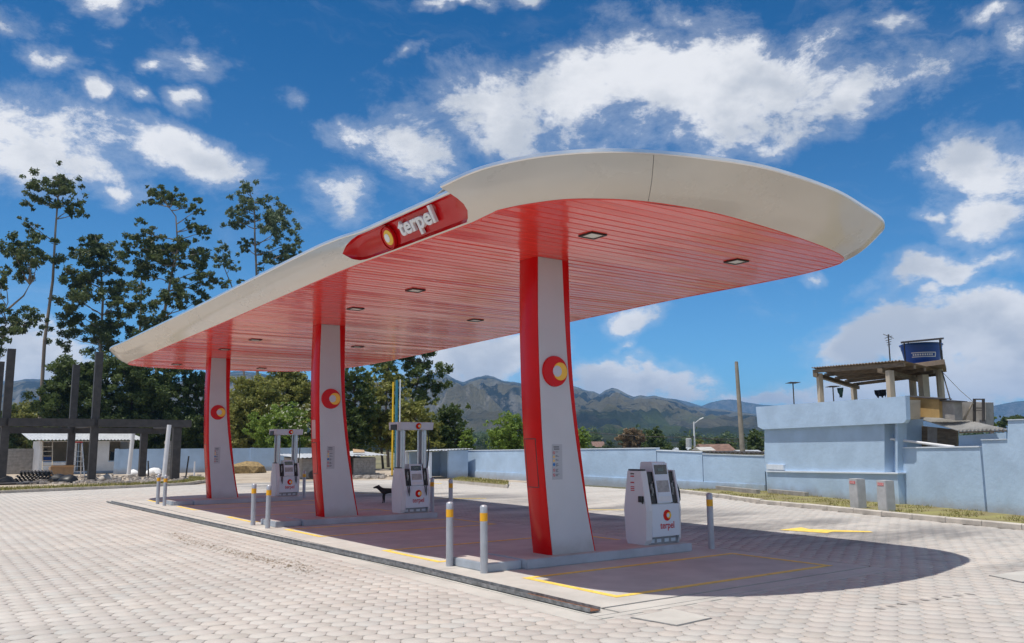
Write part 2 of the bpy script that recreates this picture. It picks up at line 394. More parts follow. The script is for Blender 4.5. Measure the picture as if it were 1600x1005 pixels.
def hexfield(sel, trunc, name):
    V, F = hexverts(trunc); n = len(sel); nv = len(V)
    P = np.repeat(V[None], n, 0).copy()
    P[:, :, 2] += dz[sel][:, None] + V[None, :, 0]*tl[sel, 0][:, None] + V[None, :, 1]*tl[sel, 1][:, None]
    P[:, :, 0] += px[sel][:, None]; P[:, :, 1] += py[sel][:, None]
    loops = np.concatenate([np.array(f) for f in F]); ls = np.array([len(f) for f in F])
    me = bpy.data.meshes.new(name); me.vertices.add(n*nv); me.vertices.foreach_set('co', P.ravel())
    L = (loops[None] + (np.arange(n)*nv)[:, None]).ravel(); me.loops.add(len(L)); me.loops.foreach_set('vertex_index', L)
    tot = np.tile(ls, n); st = np.concatenate([[0], np.cumsum(tot)[:-1]])
    me.polygons.add(len(tot)); me.polygons.foreach_set('loop_start', st); me.polygons.foreach_set('loop_total', tot)
    me.update(calc_edges=True); me.validate()
    at = me.attributes.new('rnd', 'FLOAT', 'POINT'); at.data.foreach_set('value', np.repeat(rng.random(n), nv).astype(np.float32))
    me.materials.append(PAV_S); o = obj(name, me, pavbase); tag(o, kind='stuff'); return o
rest = np.where(~isn)[0]
hexfield(rest[dist[rest] < 20], .027, 'paver_field')
hexfield(rest[dist[rest] >= 20], 0, 'paver_field')

# concrete pad with saw-cut grooves: separate slabs with real gaps
pad = tag(bpy.data.objects.new('concrete_pad', None), kind='structure'); C.objects.link(pad)
def slab(name, x0, y0, x1, y1, z, mat, parent): 
    return MB().box((x0, y0, -.05), (x1, y1, z)).build(name, mat, parent, bevel=.004)
MB().box((6.12, 7.05, -.06), (11.78, 32.1, -.026)).build('groove_bed', GROOVE, pad)
GX, GY = 6.46, 7.34
slab('edge_strip', 6.12, 7.05, GX-.02, 32.1, .003, CONC, pad)
slab('edge_strip', GX+.02, 7.05, 11.78, GY-.02, .003, CONC, pad)
slab('edge_strip', 11.755, GY+.012, 11.79, 32.1, .003, CONC, pad)
ys = [GY, 11.0, 15.2, 19.6, 24.0, 28.6, 32.1]
for a, b in zip(ys[:-1], ys[1:]): slab('pad_slab', GX+.02, a+(.02 if a == GY else .004), 11.715, b-.004, .004, CONC, pad)
slab('border_strip', 5.80, 6.92, 6.11, 32.3, .001, CONC, pad); slab('border_strip', 6.115, 6.92, 11.79, 7.045, .001, CONC, pad)
for (x0, y0, x1, y1) in ((5.55, 6.62, 5.798, 32.4), (5.80, 6.62, 12.05, 6.918), (11.795, 6.92, 12.05, 32.4)): MB().box((x0, y0, -.026), (x1, y1, -.006)).build('cement_fill', CONC, pad)
# yellow painted lines
def line(x0, y0, x1, y1, z=.0075, name='painted_line'):
    return tag(MB().box((x0, y0, z-.002), (x1, y1, z)).build(name, YEL), kind='structure')
def bay(x0, y0, x1, y1, wd=.10):
    o = MB(); z = .0085
    o.box((x0, y0, z-.003), (x1, y0+wd, z)); o.box((x0, y1-wd, z-.003), (x1, y1, z))
    o.box((x0, y0+wd, z-.003), (x0+wd, y1-wd, z)); o.box((x1-wd, y0+wd, z-.003), (x1, y1-wd, z))
    tag(o.build('bay_marking', YEL), kind='structure')
bay(7.03, 7.72, 11.36, 9.62); bay(6.92, 11.68, 11.3, 13.6); bay(6.95, 16.4, 11.3, 18.35); bay(6.98, 20.6, 11.3, 22.6); bay(7.0, 25.6, 11.4, 27.6); bay(7.0, 29.9, 11.4, 31.5)
for (a, b) in (((640, 779), (760, 779)), ((905, 797), (985, 797)), ((560, 771), (640, 770))):
    p, q = atz(*a), atz(*b); d = (q-p).normalized(); n = Vector((-d.y, d.x, 0))*.07
    t_ = MB(); t_.add([p+n+Vector((0, 0, .006)), q+n+Vector((0, 0, .006)), q-n+Vector((0, 0, .006)), p-n+Vector((0, 0, .006))], [(0, 1, 2, 3)]); tag(t_.build('painted_line', YEL), kind='structure')
ar = [atz(*p) for p in ((1217, 828.5), (1252, 824.5), (1264, 827.2), (1358, 830.5), (1365, 832.2), (1300, 831.5), (1292, 833.5))]
t_ = MB(); t_.add([(p.x, p.y, .007) for p in ar], [tuple(range(7))]); tag(t_.build('painted_arrow', YEL), kind='structure')
# steel channel lying along the pad edge
ch = thing('steel_channel', 'long grey steel U-channel with rusty end lying along the pad edge', 'steel channel', (6.05, 7.1, 0))
pts = [(930, 957), (640, 888), (400, 836), (170, 785)]
P = [atz(u, v, .01) for u, v in pts]; base = Vector((6.05, 7.1, 0))
def chan(mat, seg0, seg1, name, par):
    b = MB()
    for i in range(seg0, seg1):
        p, q = P[i]-base, P[i+1]-base; d = (q-p).normalized(); n = Vector((d.y, -d.x, 0))
        if n.x < 0: n = -n
        for (o0, o1, z0, z1) in ((-.075, .075, .006, .012), (-.075, -.068, .012, .05), (.068, .075, .012, .05)):
            b.prism([p+n*o0+Vector((0, 0, z0)), p+n*o1+Vector((0, 0, z0)), p+n*o1+Vector((0, 0, z1)), p+n*o0+Vector((0, 0, z1))], q-p)
    return b.build(name, mat, par)
chan(STEEL, 0, 3, 'channel_rail', ch)
d0 = (P[1]-P[0]).normalized(); n0 = Vector((d0.y, -d0.x, 0)); n0 = -n0 if n0.x < 0 else n0
b = MB(); p = P[0]-base-d0*.004
b.prism([p-n0*.066+Vector((0, 0, .014)), p+n0*.066+Vector((0, 0, .014)), p+n0*.066+Vector((0, 0, .02)), p-n0*.066+Vector((0, 0, .02))], d0*1.3); b.build('rusty_end', RUST, ch)
# inspection covers
def hatch(px4, label, zz=.004):
    Q = [atz(*p) for p in px4]; c = sum(Q, Vector())/4
    t = thing('inspection_cover', label, 'cover', c)
    MB().prism([(q-c)*1.0+Vector((0, 0, -.02)) for q in Q], (0, 0, .0235+zz)).build('frame', STEEL, t)
    MB().prism([(q-c)*.955+Vector((0, 0, .002)) for q in Q], (0, 0, .006+zz)).build('lid', CONC, t)
hatch(((985, 966), (1052, 952.5), (1113, 967), (1058, 979)), 'square concrete inspection cover in the paving before the near pump bay')
hatch(((1545, 900), (1600, 893), (1650, 900), (1598, 911)), 'square concrete inspection cover in the paving at right edge')
# ------------------------------------------------------------------ pump islands
XOFF = (0., .1, .16); IY = (10.78, 19.42, 28.52)
WHICH = ('near', 'middle', 'far')
for k in range(3):
    x0, x1 = 6.93+XOFF[k]*.6, 11.05+XOFF[k]; y0, y1 = IY[k]-.58, IY[k]+.58
    t = thing('pump_island', f'raised concrete pump island, the {"nearest" if k==0 else "middle one" if k==1 else "farthest"} of three under the canopy', 'island', ((x0+x1)/2, IY[k], 0), group='pump islands')
    c = Vector(t.location)
    poly = [(x0+.62, y0), (x1, y0), (x1, y1), (x0+.62, y1)]
    MB().prism([Vector((p[0], p[1], .004))-Vector((c.x, c.y, 0)) for p in poly], (0, 0, .134)).build('kerb_body', CONCP, t, bevel=.012)
    MB().box((x0+.66-c.x, y0+.05-c.y, .138), (x1-.04-c.x, y1-.05-c.y, .142)).build('top_slab', CONCT, t)
    MB().box((x0-c.x, y0+.12-c.y, .004), (x0+.616-c.x, y1-.04-c.y, .126)).build('end_block', CONCP, t, bevel=.01)
    MB().box((x0+.03-c.x, y0+.16-c.y, .126), (x0+.59-c.x, y1-.08-c.y, .132)).build('cover_plate', CONCT, t)

# ------------------------------------------------------------------ emblem
def disc(r, y0, y1, cx=0, cz=0, seg=40):
    b = MB(); vs = []
    for yy, rr in ((y0, r), (y0-.0, r), (y1, r*.97)):
        vs += [(cx+rr*math.cos(2*math.pi*k/seg), yy, cz+rr*math.sin(2*math.pi*k/seg)) for k in range(seg)]
    n = seg; fs = [tuple(range(n))] + [(i, (i+1) % n, 2*n+(i+1) % n, 2*n+i) for i in range(n)] + [tuple(range(3*n-1, 2*n-1, -1))]
    return b.add(vs, fs)
def emblem(parent, c, r, depth=.03, centre=GREYE, redm=RED):
    """disc facing -Y at c"""
    e = disc(r, 0, -depth).build('emblem', redm, parent, smooth=True, loc=c)
    disc(r*.58, -depth-.0005, -depth-.006, r*.38, 0).build('yellow_crescent', YELE, e, smooth=True)
    disc(r*.36, -depth-.0065, -depth-.011, r*.11, 0).build('emblem_centre', centre, e, smooth=True)
    return e
# ------------------------------------------------------------------ columns
def spl(tab, z):
    for (z0, x0), (z1, x1) in zip(tab[:-1], tab[1:]):
        if z <= z1: return x0+(x1-x0)*(z-z0)/(z1-z0)
    return tab[-1][1]
WL = [(.14, 8.178), (.79, 8.107), (1.76, 8.015), (2.74, 7.972), (3.75, 7.95), (4.8, 7.965)]
WR = [(.14, 9.02), (.75, 8.88), (1.75, 8.69), (2.76, 8.555), (3.79, 8.485), (4.8, 8.45)]
RR = [(.14, 9.05), (.75, 8.915), (1.75, 8.775), (2.4, 8.68), (3.2, 8.615), (4.0, 8.60), (4.8, 8.595)]
def smooth_tab(tab, n=24):
    zs = np.linspace(.14, 4.8, n); xs = np.interp(zs, [a for a, _ in tab], [b for _, b in tab])
    for _ in range(3): xs[1:-1] = (xs[:-2]+2*xs[1:-1]+xs[2:])/4
    return zs, xs
CEIL = 4.76
CY = (10.40, 19.28, 28.62)
def make_column(k):
    yf = CY[k]; dx = (0, .12, .19)[k]; cx = 8.55
    t = thing('canopy_column', f'curved red canopy column with white front panel on the {WHICH[k]} pump island', 'column', (cx+dx, yf, .142), group='canopy columns')
    zs, xl = smooth_tab(WL); _, xr = smooth_tab(WR); _, xe = smooth_tab(RR)
    zs = np.clip(zs-.142, 0, CEIL-.142-.002); xl -= cx; xr -= cx; xe -= cx
    depth = .47; n = len(zs)
    b = MB()
    prof = lambda i: [(xl[i]-.012, .0), (xe[i], .0), (xe[i]+.03, .06), (xe[i]+.03, depth-.06), (xe[i], depth), (xl[i]-.012, depth), (xl[i]-.045, depth-.05), (xl[i]-.045, .05)]
    m = 8; vs = []; fs = []
    for i in range(n): vs += [(x, y, zs[i]) for x, y in prof(i)]
    for i in range(n-1): fs += [(i*m+j, i*m+(j+1) % m, (i+1)*m+(j+1) % m, (i+1)*m+j) for j in range(m)]
    fs += [tuple(range(m)), tuple(range(n*m-1, n*m-m-1, -1))]
    b.add(vs, fs).build('body', RED, t, smooth=True)
    for sgn, yy in ((-1, 0), (1, depth)):
        vs = []; fs = []
        for i in range(n):
            o = yy+sgn*.001; q = yy+sgn*.016
            vs += [(xl[i]+.004, o, zs[i]), (xl[i]+.008, q, zs[i]), (xr[i]-.004, q, zs[i]), (xr[i], o, zs[i])]
        for i in range(n-1): fs += [(i*4+j, i*4+j+1, (i+1)*4+j+1, (i+1)*4+j) for j in range(3)]
        MB().add(vs, fs).build('white_panel', WHITEP, t)
    zl = 2.95-.142; xm = (np.interp(zl, zs, xl)+np.interp(zl, zs, xr))/2
    emblem(t, (xm, -.017, zl), .245, .035)
    # access door on the red side face
    z0, z1 = 1.02, 1.75
    vs = [( np.interp(z, zs, xl)-.046-.006, y, z) for z, y in ((z0, .12), (z0, .38), (z1, .38), (z1, .12))]
    MB().prism(vs, (.010, 0, 0)).build('access_door', RED, t, bevel=.003)
    vs = [( np.interp(z, zs, xl)-.046-.003, y, z) for z, y in ((z0-.012, .105), (z0-.012, .395), (z1+.012, .395), (z1+.012, .105))]
    MB().prism(vs, (.010, 0, 0)).build('door_gap', GROOVE, t)
    if k == 1:
        vs = [(np.interp(z, zs, xl)-.046-.005, y, z) for z, y in ((1.85, .14), (1.85, .36), (2.3, .36), (2.3, .14))]
        MB().prism(vs, (.01, 0, 0)).build('side_sticker', M('pale_sticker', (.55, .25, .24), .4), t)
    # safety notice
    sx = np.interp(1.4, zs, xl)+.25; sz = 1.40
    pl = MB().box((sx-.10, -.0205, sz-.27), (sx+.10, -.0165, sz+.27)).build('safety_notice', M('notice_grey', (.42, .44, .48), .5, var=.03), t)
    inkm = M('notice_ink', (.05, .05, .06), .6)
    for q, (col, zz) in enumerate(((REDT, .14), (YELE, .085), (YELE, .025), (M('notice_blue', (.01, .14, .42), .5), -.04), (REDT, -.125), (REDT, -.20))):
        if col is YELE: bb = MB().prism([(sx-.087, -.0208, sz+zz-.02), (sx-.043, -.0208, sz+zz-.02), (sx-.065, -.0208, sz+zz+.02)], (0, -.001, 0))
        elif col is REDT:
            bb = MB(); r0, r1 = .023, .016; cxx, cz = sx-.065, sz+zz; vs = []
            for rr in (r0, r1): vs += [(cxx+rr*math.cos(a*math.pi/8), -.0212, cz+rr*math.sin(a*math.pi/8)) for a in range(16)]
            bb.add(vs, [(a, (a+1) % 16, 16+(a+1) % 16, 16+a) for a in range(16)])
            bb.prism([(cxx-.014, -.0208, cz+.010), (cxx-.010, -.0208, cz+.014), (cxx+.014, -.0208, cz-.010), (cxx+.010, -.0208, cz-.014)], (0, -.0006, 0))
        else: bb = disc(.025, -.0208, -.0218, sx-.065, sz+zz, 16)
        bb.build('notice_symbol', col, pl)
        ln = MB()
        for h in range(1 if q == 0 else 2 if q < 3 else 4 if q in (3, 4) else 3):
            ln.box((sx-.032, -.0213, sz+zz+.010-h*.013), (sx-.032+.03+.055*random.random(), -.0207, sz+zz+.016-h*.013))
        ln.build('notice_print', inkm, pl)
    hd = MB(); hd.box((sx-.07, -.0213, sz+.222), (sx+.04, -.0207, sz+.236)); hd.box((sx-.065, -.0213, sz+.19), (sx+.045, -.0207, sz+.204)); hd.build('notice_print', inkm, pl)
    if k == 0: MB().tube([(np.interp(1.15, zs, xe)+.02, .2, 1.15), (np.interp(1.15, zs, xe)+.16, .2, 1.18)], .012).build('hose_hook', STEEL, t)
for k in range(3): make_column(k)

# ------------------------------------------------------------------ canopy
canopy = thing('petrol_canopy', 'long flat canopy with red slatted underside and cream flared fascia carrying the sign', 'canopy', (9.3, 20, CEIL))
c0 = Vector((9.3, 20, CEIL))
CTRL = [  # ceiling edge x, y; rim x, y, z  (from the wing's end round the near nose, back edge, far end and along the front)
 (6.01,9.46, 5.60,9.42,5.22),(5.95,8.72, 5.62,8.68,5.22),(5.95,8.52, 5.72,8.23,5.22),(6.12,8.06, 5.99,7.68,5.22),(6.44,7.62, 6.41,7.22,5.22),(7.13,7.25, 6.93,6.90,5.22),
 (8.15,7.10, 7.65,6.64,5.22),(9.3,7.16, 8.62,6.45,5.22),(10.6,7.33, 10.0,6.47,5.19),(11.6,7.53, 11.08,6.67,5.16),(12.2,7.76, 11.96,6.90,5.12),(12.52,8.15, 12.54,7.36,5.10),
 (12.72,9.3, 13.0,8.35,5.08),(12.72,12, 13.2,11.7,5.10),(12.94,15.6, 13.4,15.5,5.15),(13.4,22.5, 13.85,22.5,5.2),(13.6,29, 14.05,29.2,5.2),(12.6,31.9, 12.9,32.35,5.2),
 (11.1,32.8, 11.2,33.3,5.2),(9.4,33.15, 9.4,33.7,5.2),(7.9,33.3, 7.5,33.75,5.2),(6.75,32.95, 6.1,33.15,5.2),(6.28,32.2, 5.62,31.9,5.2),
 (6.2,29.5, 5.62,29.3,5.2),(6.05,21.5, 5.62,21.3,5.2),(5.93,16.5, 5.59,16.4,5.2),(5.86,13.7, 5.58,13.65,5.2),(5.86,12.75, 5.63,12.75,5.2),(5.89,12.0, 5.70,12.0,5.18),(5.94,11.0, 5.72,11.0,5.18),(6.0,9.05, 5.76,9.05,5.18)]
CT = np.array(CTRL, float)
def catmull(P, per=8):
    out = []; n = len(P)
    for i in range(n-1):
        p0, p1, p2, p3 = P[max(i-1, 0)], P[i], P[i+1], P[min(i+2, n-1)]
        for k in range(per):
            t = k/per; out.append(.5*((2*p1)+(-p0+p2)*t+(2*p0-5*p1+4*p2-p3)*t*t+(-p0+3*p1-3*p2+p3)*t**3))
    out.append(P[-1]); return np.array(out)
# chordal reparameterisation keeps long spans free of overshoot
def catmull_c(P, per=8):
    d = np.concatenate([[0], np.cumsum(np.maximum(.05, np.linalg.norm(np.diff(P[:, :2], axis=0), axis=1))**.5)])
    out = []; n = len(P)
    for i in range(n-1):
        def tan(j):
            a, b_ = max(j-1, 0), min(j+1, n-1); return (P[b_]-P[a])/(d[b_]-d[a])
        h = d[i+1]-d[i]; m0, m1 = tan(i)*h, tan(i+1)*h
        for k in range(per):
            t = k/per; out.append((2*t**3-3*t*t+1)*P[i]+(t**3-2*t*t+t)*m0+(-2*t**3+3*t*t)*P[i+1]+(t**3-t*t)*m1)
    out.append(P[-1]); return np.array(out)
S = catmull_c(CT, 8)
isig = [i for i in range(len(S)) if i >= (len(CT)-4)*8]           # stations of the sign zone
def fpt(s, t):                     # point on the fascia: gently bellied sweep from ceiling edge to rim
    c = Vector((s[0], s[1], CEIL)); r_ = Vector((s[2], s[3], s[4])); d = r_-c
    o = Vector((d.x, d.y, 0)); o = o.normalized() if o.length > 1e-6 else o
    nrm = Vector((o.x*d.z, o.y*d.z, -math.hypot(d.x, d.y))).normalized()
    p = c + d*t + nrm*(.06*math.sin(math.pi*t))
    if s[1] < 9.5 and s[1] > 8.72 and s[2] < 5.66: p.y -= .33*math.sin(math.pi*min(1, max(0, (t-.04)/.96))**.8)*((s[1]-8.72)/.74)**1.0     # the wing's end sweeps back in a curve
    return p
TN = 7
def grid(name, rows, mat, parent, smooth=True):
    vs = [p-c0 for row in rows for p in row]; m = len(rows[0])
    fs = [(i*m+j, i*m+j+1, (i+1)*m+j+1, (i+1)*m+j) for i in range(len(rows)-1) for j in range(m-1)]
    return MB().add(vs, fs).build(name, mat, parent, smooth=smooth)
tt = np.linspace(0, 1, TN)
def rows_of(idx, ta=None, tb=None):
    return [[fpt(S[i], (0 if ta is None else ta[q])+((1 if tb is None else tb[q])-(0 if ta is None else ta[q]))*t) for t in tt] for q, i in enumerate(idx)]
i_sig0 = isig[0]
# panels of the fascia between seams
seams = [0, 5*8+1, 10*8, 15*8, 17*8, 22*8, 24*8, i_sig0]
for a, b_ in zip(seams[:-1], seams[1:]):
    rws = rows_of(list(range(a, b_+1)))
    # 4 mm joint between panels
    if a: rws[0] = [p+(q-p).normalized()*.006 for p, q in zip(rws[0], rws[1])]
    grid('fascia_panel', rws, FASC, canopy)
ns = len(isig); qq = np.linspace(0, 1, ns)
tlo = np.interp(qq, [0, .02, .08, .16, .26, .93, .97, 1], [.52, .48, .26, .12, .075, .075, .075, .075])
thi = np.interp(qq, [0, .02, .08, .16, .26, .9, .97, 1], [.53, .58, .74, .87, .96, .98, .98, .98])
grid('fascia_panel', rows_of(isig, None, tlo), FASC, canopy)
grid('fascia_panel', rows_of(isig, thi, None), FASC, canopy)
# recessed red sign pan
def fin(s): 
    c = Vector((s[0], s[1], CEIL)); d = Vector((s[2], s[3], s[4]))-c; o = Vector((d.x, d.y, 0)).normalized()
    return Vector((-o.x*d.z, -o.y*d.z, math.hypot(d.x, d.y))).normalized()
rows = []
for q, i in enumerate(isig):
    n_ = fin(S[i]); a, b_ = tlo[q], thi[q]; e = min(1, (b_-a)/.5)
    edge = min(1, qq[q]/.12, (1-qq[q])/.06); edge = max(0, edge)
    row = []
    for t, dp in ((0, 0), (.04, .03), (.10, .075), (.3, .10), (.55, .11), (.8, .10), (.92, .075), (.97, .03), (1, 0)):
        row.append(fpt(S[i], a+(b_-a)*t)+n_*dp*e*edge)
    rows.append(row)
signp = grid('sign_panel', rows, REDP, canopy)
# wing end face closing the step beside the sign
grid('wing_end', [[fpt(S[-1], t) for t in tt], [fpt(S[0], t) for t in tt]], FASC, canopy)
# rim trim and roof
lip = []
for s in S:
    c = Vector((s[0], s[1], 0)); r_ = Vector((s[2], s[3], s[4])); o = Vector((s[2]-s[0], s[3]-s[1], 0)); o = o.normalized() if o.length else o
    lip.append([r_+o*.002, r_+o*.022+Vector((0, 0, .012)), r_+o*.022+Vector((0, 0, .05)), r_-o*.02+Vector((0, 0, .066)), r_-o*.10+Vector((0, 0, .066))])
grid('rim_trim', lip+[lip[0]], ALU, canopy)
MB().add([Vector((r_[4].x, r_[4].y, r_[4].z-.004))-c0 for r_ in lip[:-5]], [tuple(range(len(lip)-5))]).build('roof', ZINC, canopy)
dk = [[Vector((s[0], s[1], CEIL))+Vector((0, 0, .0)), Vector((s[0], s[1], CEIL+.06))] for s in S]
# ceiling slats, each its own length
ex, ey = S[:, 0], S[:, 1]
def xspan(y):
    xs = []
    n = len(ex)
    for i in range(n):
        j = (i+1) % n
        if (ey[i]-y)*(ey[j]-y) < 0 or ey[i] == y: xs.append(ex[i]+(ex[j]-ex[i])*(y-ey[i])/(ey[j]-ey[i]) if ey[j] != ey[i] else ex[i])
    return (min(xs), max(xs)) if len(xs) >= 2 else None
SL = .20; y = ey.min()+.004
while y < ey.max()-.02:
    y1 = min(y+SL, ey.max()-.004); a, b_ = xspan(y+.006), xspan(y1-.006)
    if a and b_:
        tz = random.gauss(0, .0011); ty = random.gauss(0, .0016)
        z = CEIL; g = .006; ch_ = .010
        def zz(x, yy): return z+abs(tz)+tz+((yy-y)/SL-.5)*ty*2
        sub = 7; vs = []; fs = []
        for q in range(sub):
            f = q/(sub-1); xa = a[0]+(a[1]-a[0])*f; xb = b_[0]+(b_[1]-b_[0])*f; wv_ = random.gauss(0, .0006)
            vs += [(xa, y, z+.03), (xa, y+g, zz(xa, y)+.010+wv_), (xa, y+g+ch_, zz(xa, y)+wv_), (xb, y1-g-ch_, zz(xb, y1)+wv_), (xb, y1-g, zz(xb, y1)+.010+wv_), (xb, y1, z+.03)]
        for q in range(sub-1): fs += [(q*6+j, q*6+j+1, (q+1)*6+j+1, (q+1)*6+j) for j in range(5)]
        MB().add([Vector(v)-c0 for v in vs], fs).build('ceiling_slat', CEILR, canopy)
    y += SL
MB().add([Vector((s[0], s[1], CEIL+.045))-c0 for s in S], [tuple(range(len(S)))]).build('ceiling_deck', GROOVE, canopy)
# edge bead where slats meet fascia
MB().tube([Vector((s[0], s[1], CEIL+.004))-c0 for s in S], .012, 5).build('edge_bead', CEILR, canopy)
for lx in (7.76, 10.86):
    for ly in (8.84, 14.0, 16.65, 23.1, 25.9, 31.5):
        b = MB(); q = .145; r_ = .118
        b.box((-q, -q, -.022), (q, -r_, .02)); b.box((-q, r_, -.022), (q, q, .02)); b.box((-q, -r_, -.022), (-r_, r_, .02)); b.box((r_, -r_, -.022), (q, r_, .02))
        f = b.build('downlight', DARKF, canopy, loc=Vector((lx, ly, CEIL))-c0)
        MB().box((-r_+.001, -r_+.001, -.012), (r_-.001, r_-.001, .012)).build('lens', LENS, f)
# sign lettering on the sign pan
def sign_frame(yc, tmid):
    i = min(isig, key=lambda k: abs(S[k][1]-yc)); n_ = -fin(S[i]); d = Vector((S[i][2]-S[i][0], S[i][3]-S[i][1], S[i][4]-CEIL)).normalized()
    X_ = Vector((0, -1, 0)); X_ = (X_-n_*X_.dot(n_)).normalized(); U = n_.cross(X_)
    s = S[i].copy(); dyy = yc-s[1]; p = fpt(s, tmid); p = p+Vector((0, dyy, 0))
    return Matrix((X_, U, n_)).transposed(), p - n_*.10
ya, yb = atx(623, 375, 5.80).y, atx(677, 345, 5.80).y
Rm, p = sign_frame((ya+yb)/2, .40)
me = text_mesh('terpel', .36, .022, .006, .004)
xsv = [v.co.x for v in me.vertices]; wd = max(xsv)-min(xsv); sc = abs(ya-yb)/wd
isl = islands(me); roots = sorted(set(isl), key=lambda r_: min(me.vertices[i].co.x for i in range(len(isl)) if isl[i] == r_))
for r_ in roots:
    idx = [i for i in range(len(isl)) if isl[i] == r_]; mp_ = {a: k for k, a in enumerate(idx)}; st_ = set(idx)
    b = MB(); b.v = [tuple(p-c0+Rm @ Vector((me.vertices[i].co.x*sc, me.vertices[i].co.y*min(sc, 1.06)*.92, me.vertices[i].co.z+.035))) for i in idx]
    b.f = [tuple(mp_[i] for i in f.vertices) for f in me.polygons if f.vertices[0] in st_]; b.m = [0]*len(b.f)
    b.build('letter', WHITEL, canopy)
ye = atx(604, 379, 5.80).y
Rm, p = sign_frame(ye, .50)
def placed(b, name, mat, off=0., par=canopy):      # disc modelled facing -Y -> facing the sign's normal
    b.v = [tuple(p-c0+Rm @ Vector((v[0], v[2], -v[1]+off))) for v in b.v]
    return b.build(name, mat, par, smooth=True)
er = .165
placed(disc(er, 0, -.035), 'emblem', RED); placed(disc(er*.74, -.0355, -.043, er*.14, 0), 'yellow_crescent', YELE); placed(disc(er*.42, -.0435, -.049, -er*.05, 0), 'emblem_centre', WHITEL)
b = MB(); seg = 40; vs = []
for rr, yy in ((er*1.05, 0), (er*1.05, -.05), (er*1.13, -.05), (er*1.13, 0)): vs += [(rr*math.cos(2*math.pi*k/seg), yy, rr*math.sin(2*math.pi*k/seg)) for k in range(seg)]
b.add(vs, [(L*seg+k, L*seg+(k+1) % seg, (L+1)*seg+(k+1) % seg, (L+1)*seg+k) for L in range(3) for k in range(seg)])
placed(b, 'emblem_ring', RED)

# ------------------------------------------------------------------ bollards
def make_bollard():
    t = thing('bollard', 'x', 'bollard', group='bollards at the pump islands')
    MB().lathe([(.055, 0), (.055, .725)], seg=20).build('post', GALV, t, smooth=True)
    MB().lathe([(.0565, .725), (.0565, .84)], seg=20).build('yellow_band', YELB, t, smooth=True)
    MB().lathe([(.055, .84), (.055, .925), (.045, .943), (.02, .953)], seg=20).build('cap', GALV, t, smooth=True)
    return t
BOL = [((6.88, 10.32), 'grey bollard with yellow band, front one beside the near island end block'),
       ((6.86, 11.23), 'grey bollard with yellow band, back one left of the near island'),
       ((11.55, 10.22), 'grey bollard with yellow band right of the headerless fuel dispenser'),
       ((6.77, 18.86), 'grey bollard with yellow band, right one of the pair at the middle island left end'),
       ((6.77, 19.84), 'grey bollard with yellow band, left one of the pair at the middle island left end'),
       ((11.6, 19.9), 'grey bollard with yellow band close right of the middle fuel dispenser'),
       ((11.6, 18.95), 'grey bollard with yellow band showing above the near bollard in front of it'),
       ((6.80, 28.2), 'grey bollard with yellow band, right one of the pair at the far island left end'),
       ((6.82, 29.17), 'grey bollard with yellow band, left one of the pair at the far island left end'),
       ((11.72, 29.1), 'grey bollard with yellow band just right of the far fuel dispenser')]
pb = make_bollard()
for i, ((x, y), lab) in enumerate(BOL):
    o = pb if i == 0 else copy_tree(pb); o['label'] = lab
    o.location = (x, y, .003); o.rotation_euler = (random.gauss(0, .006), random.gauss(0, .006), random.random()*6)

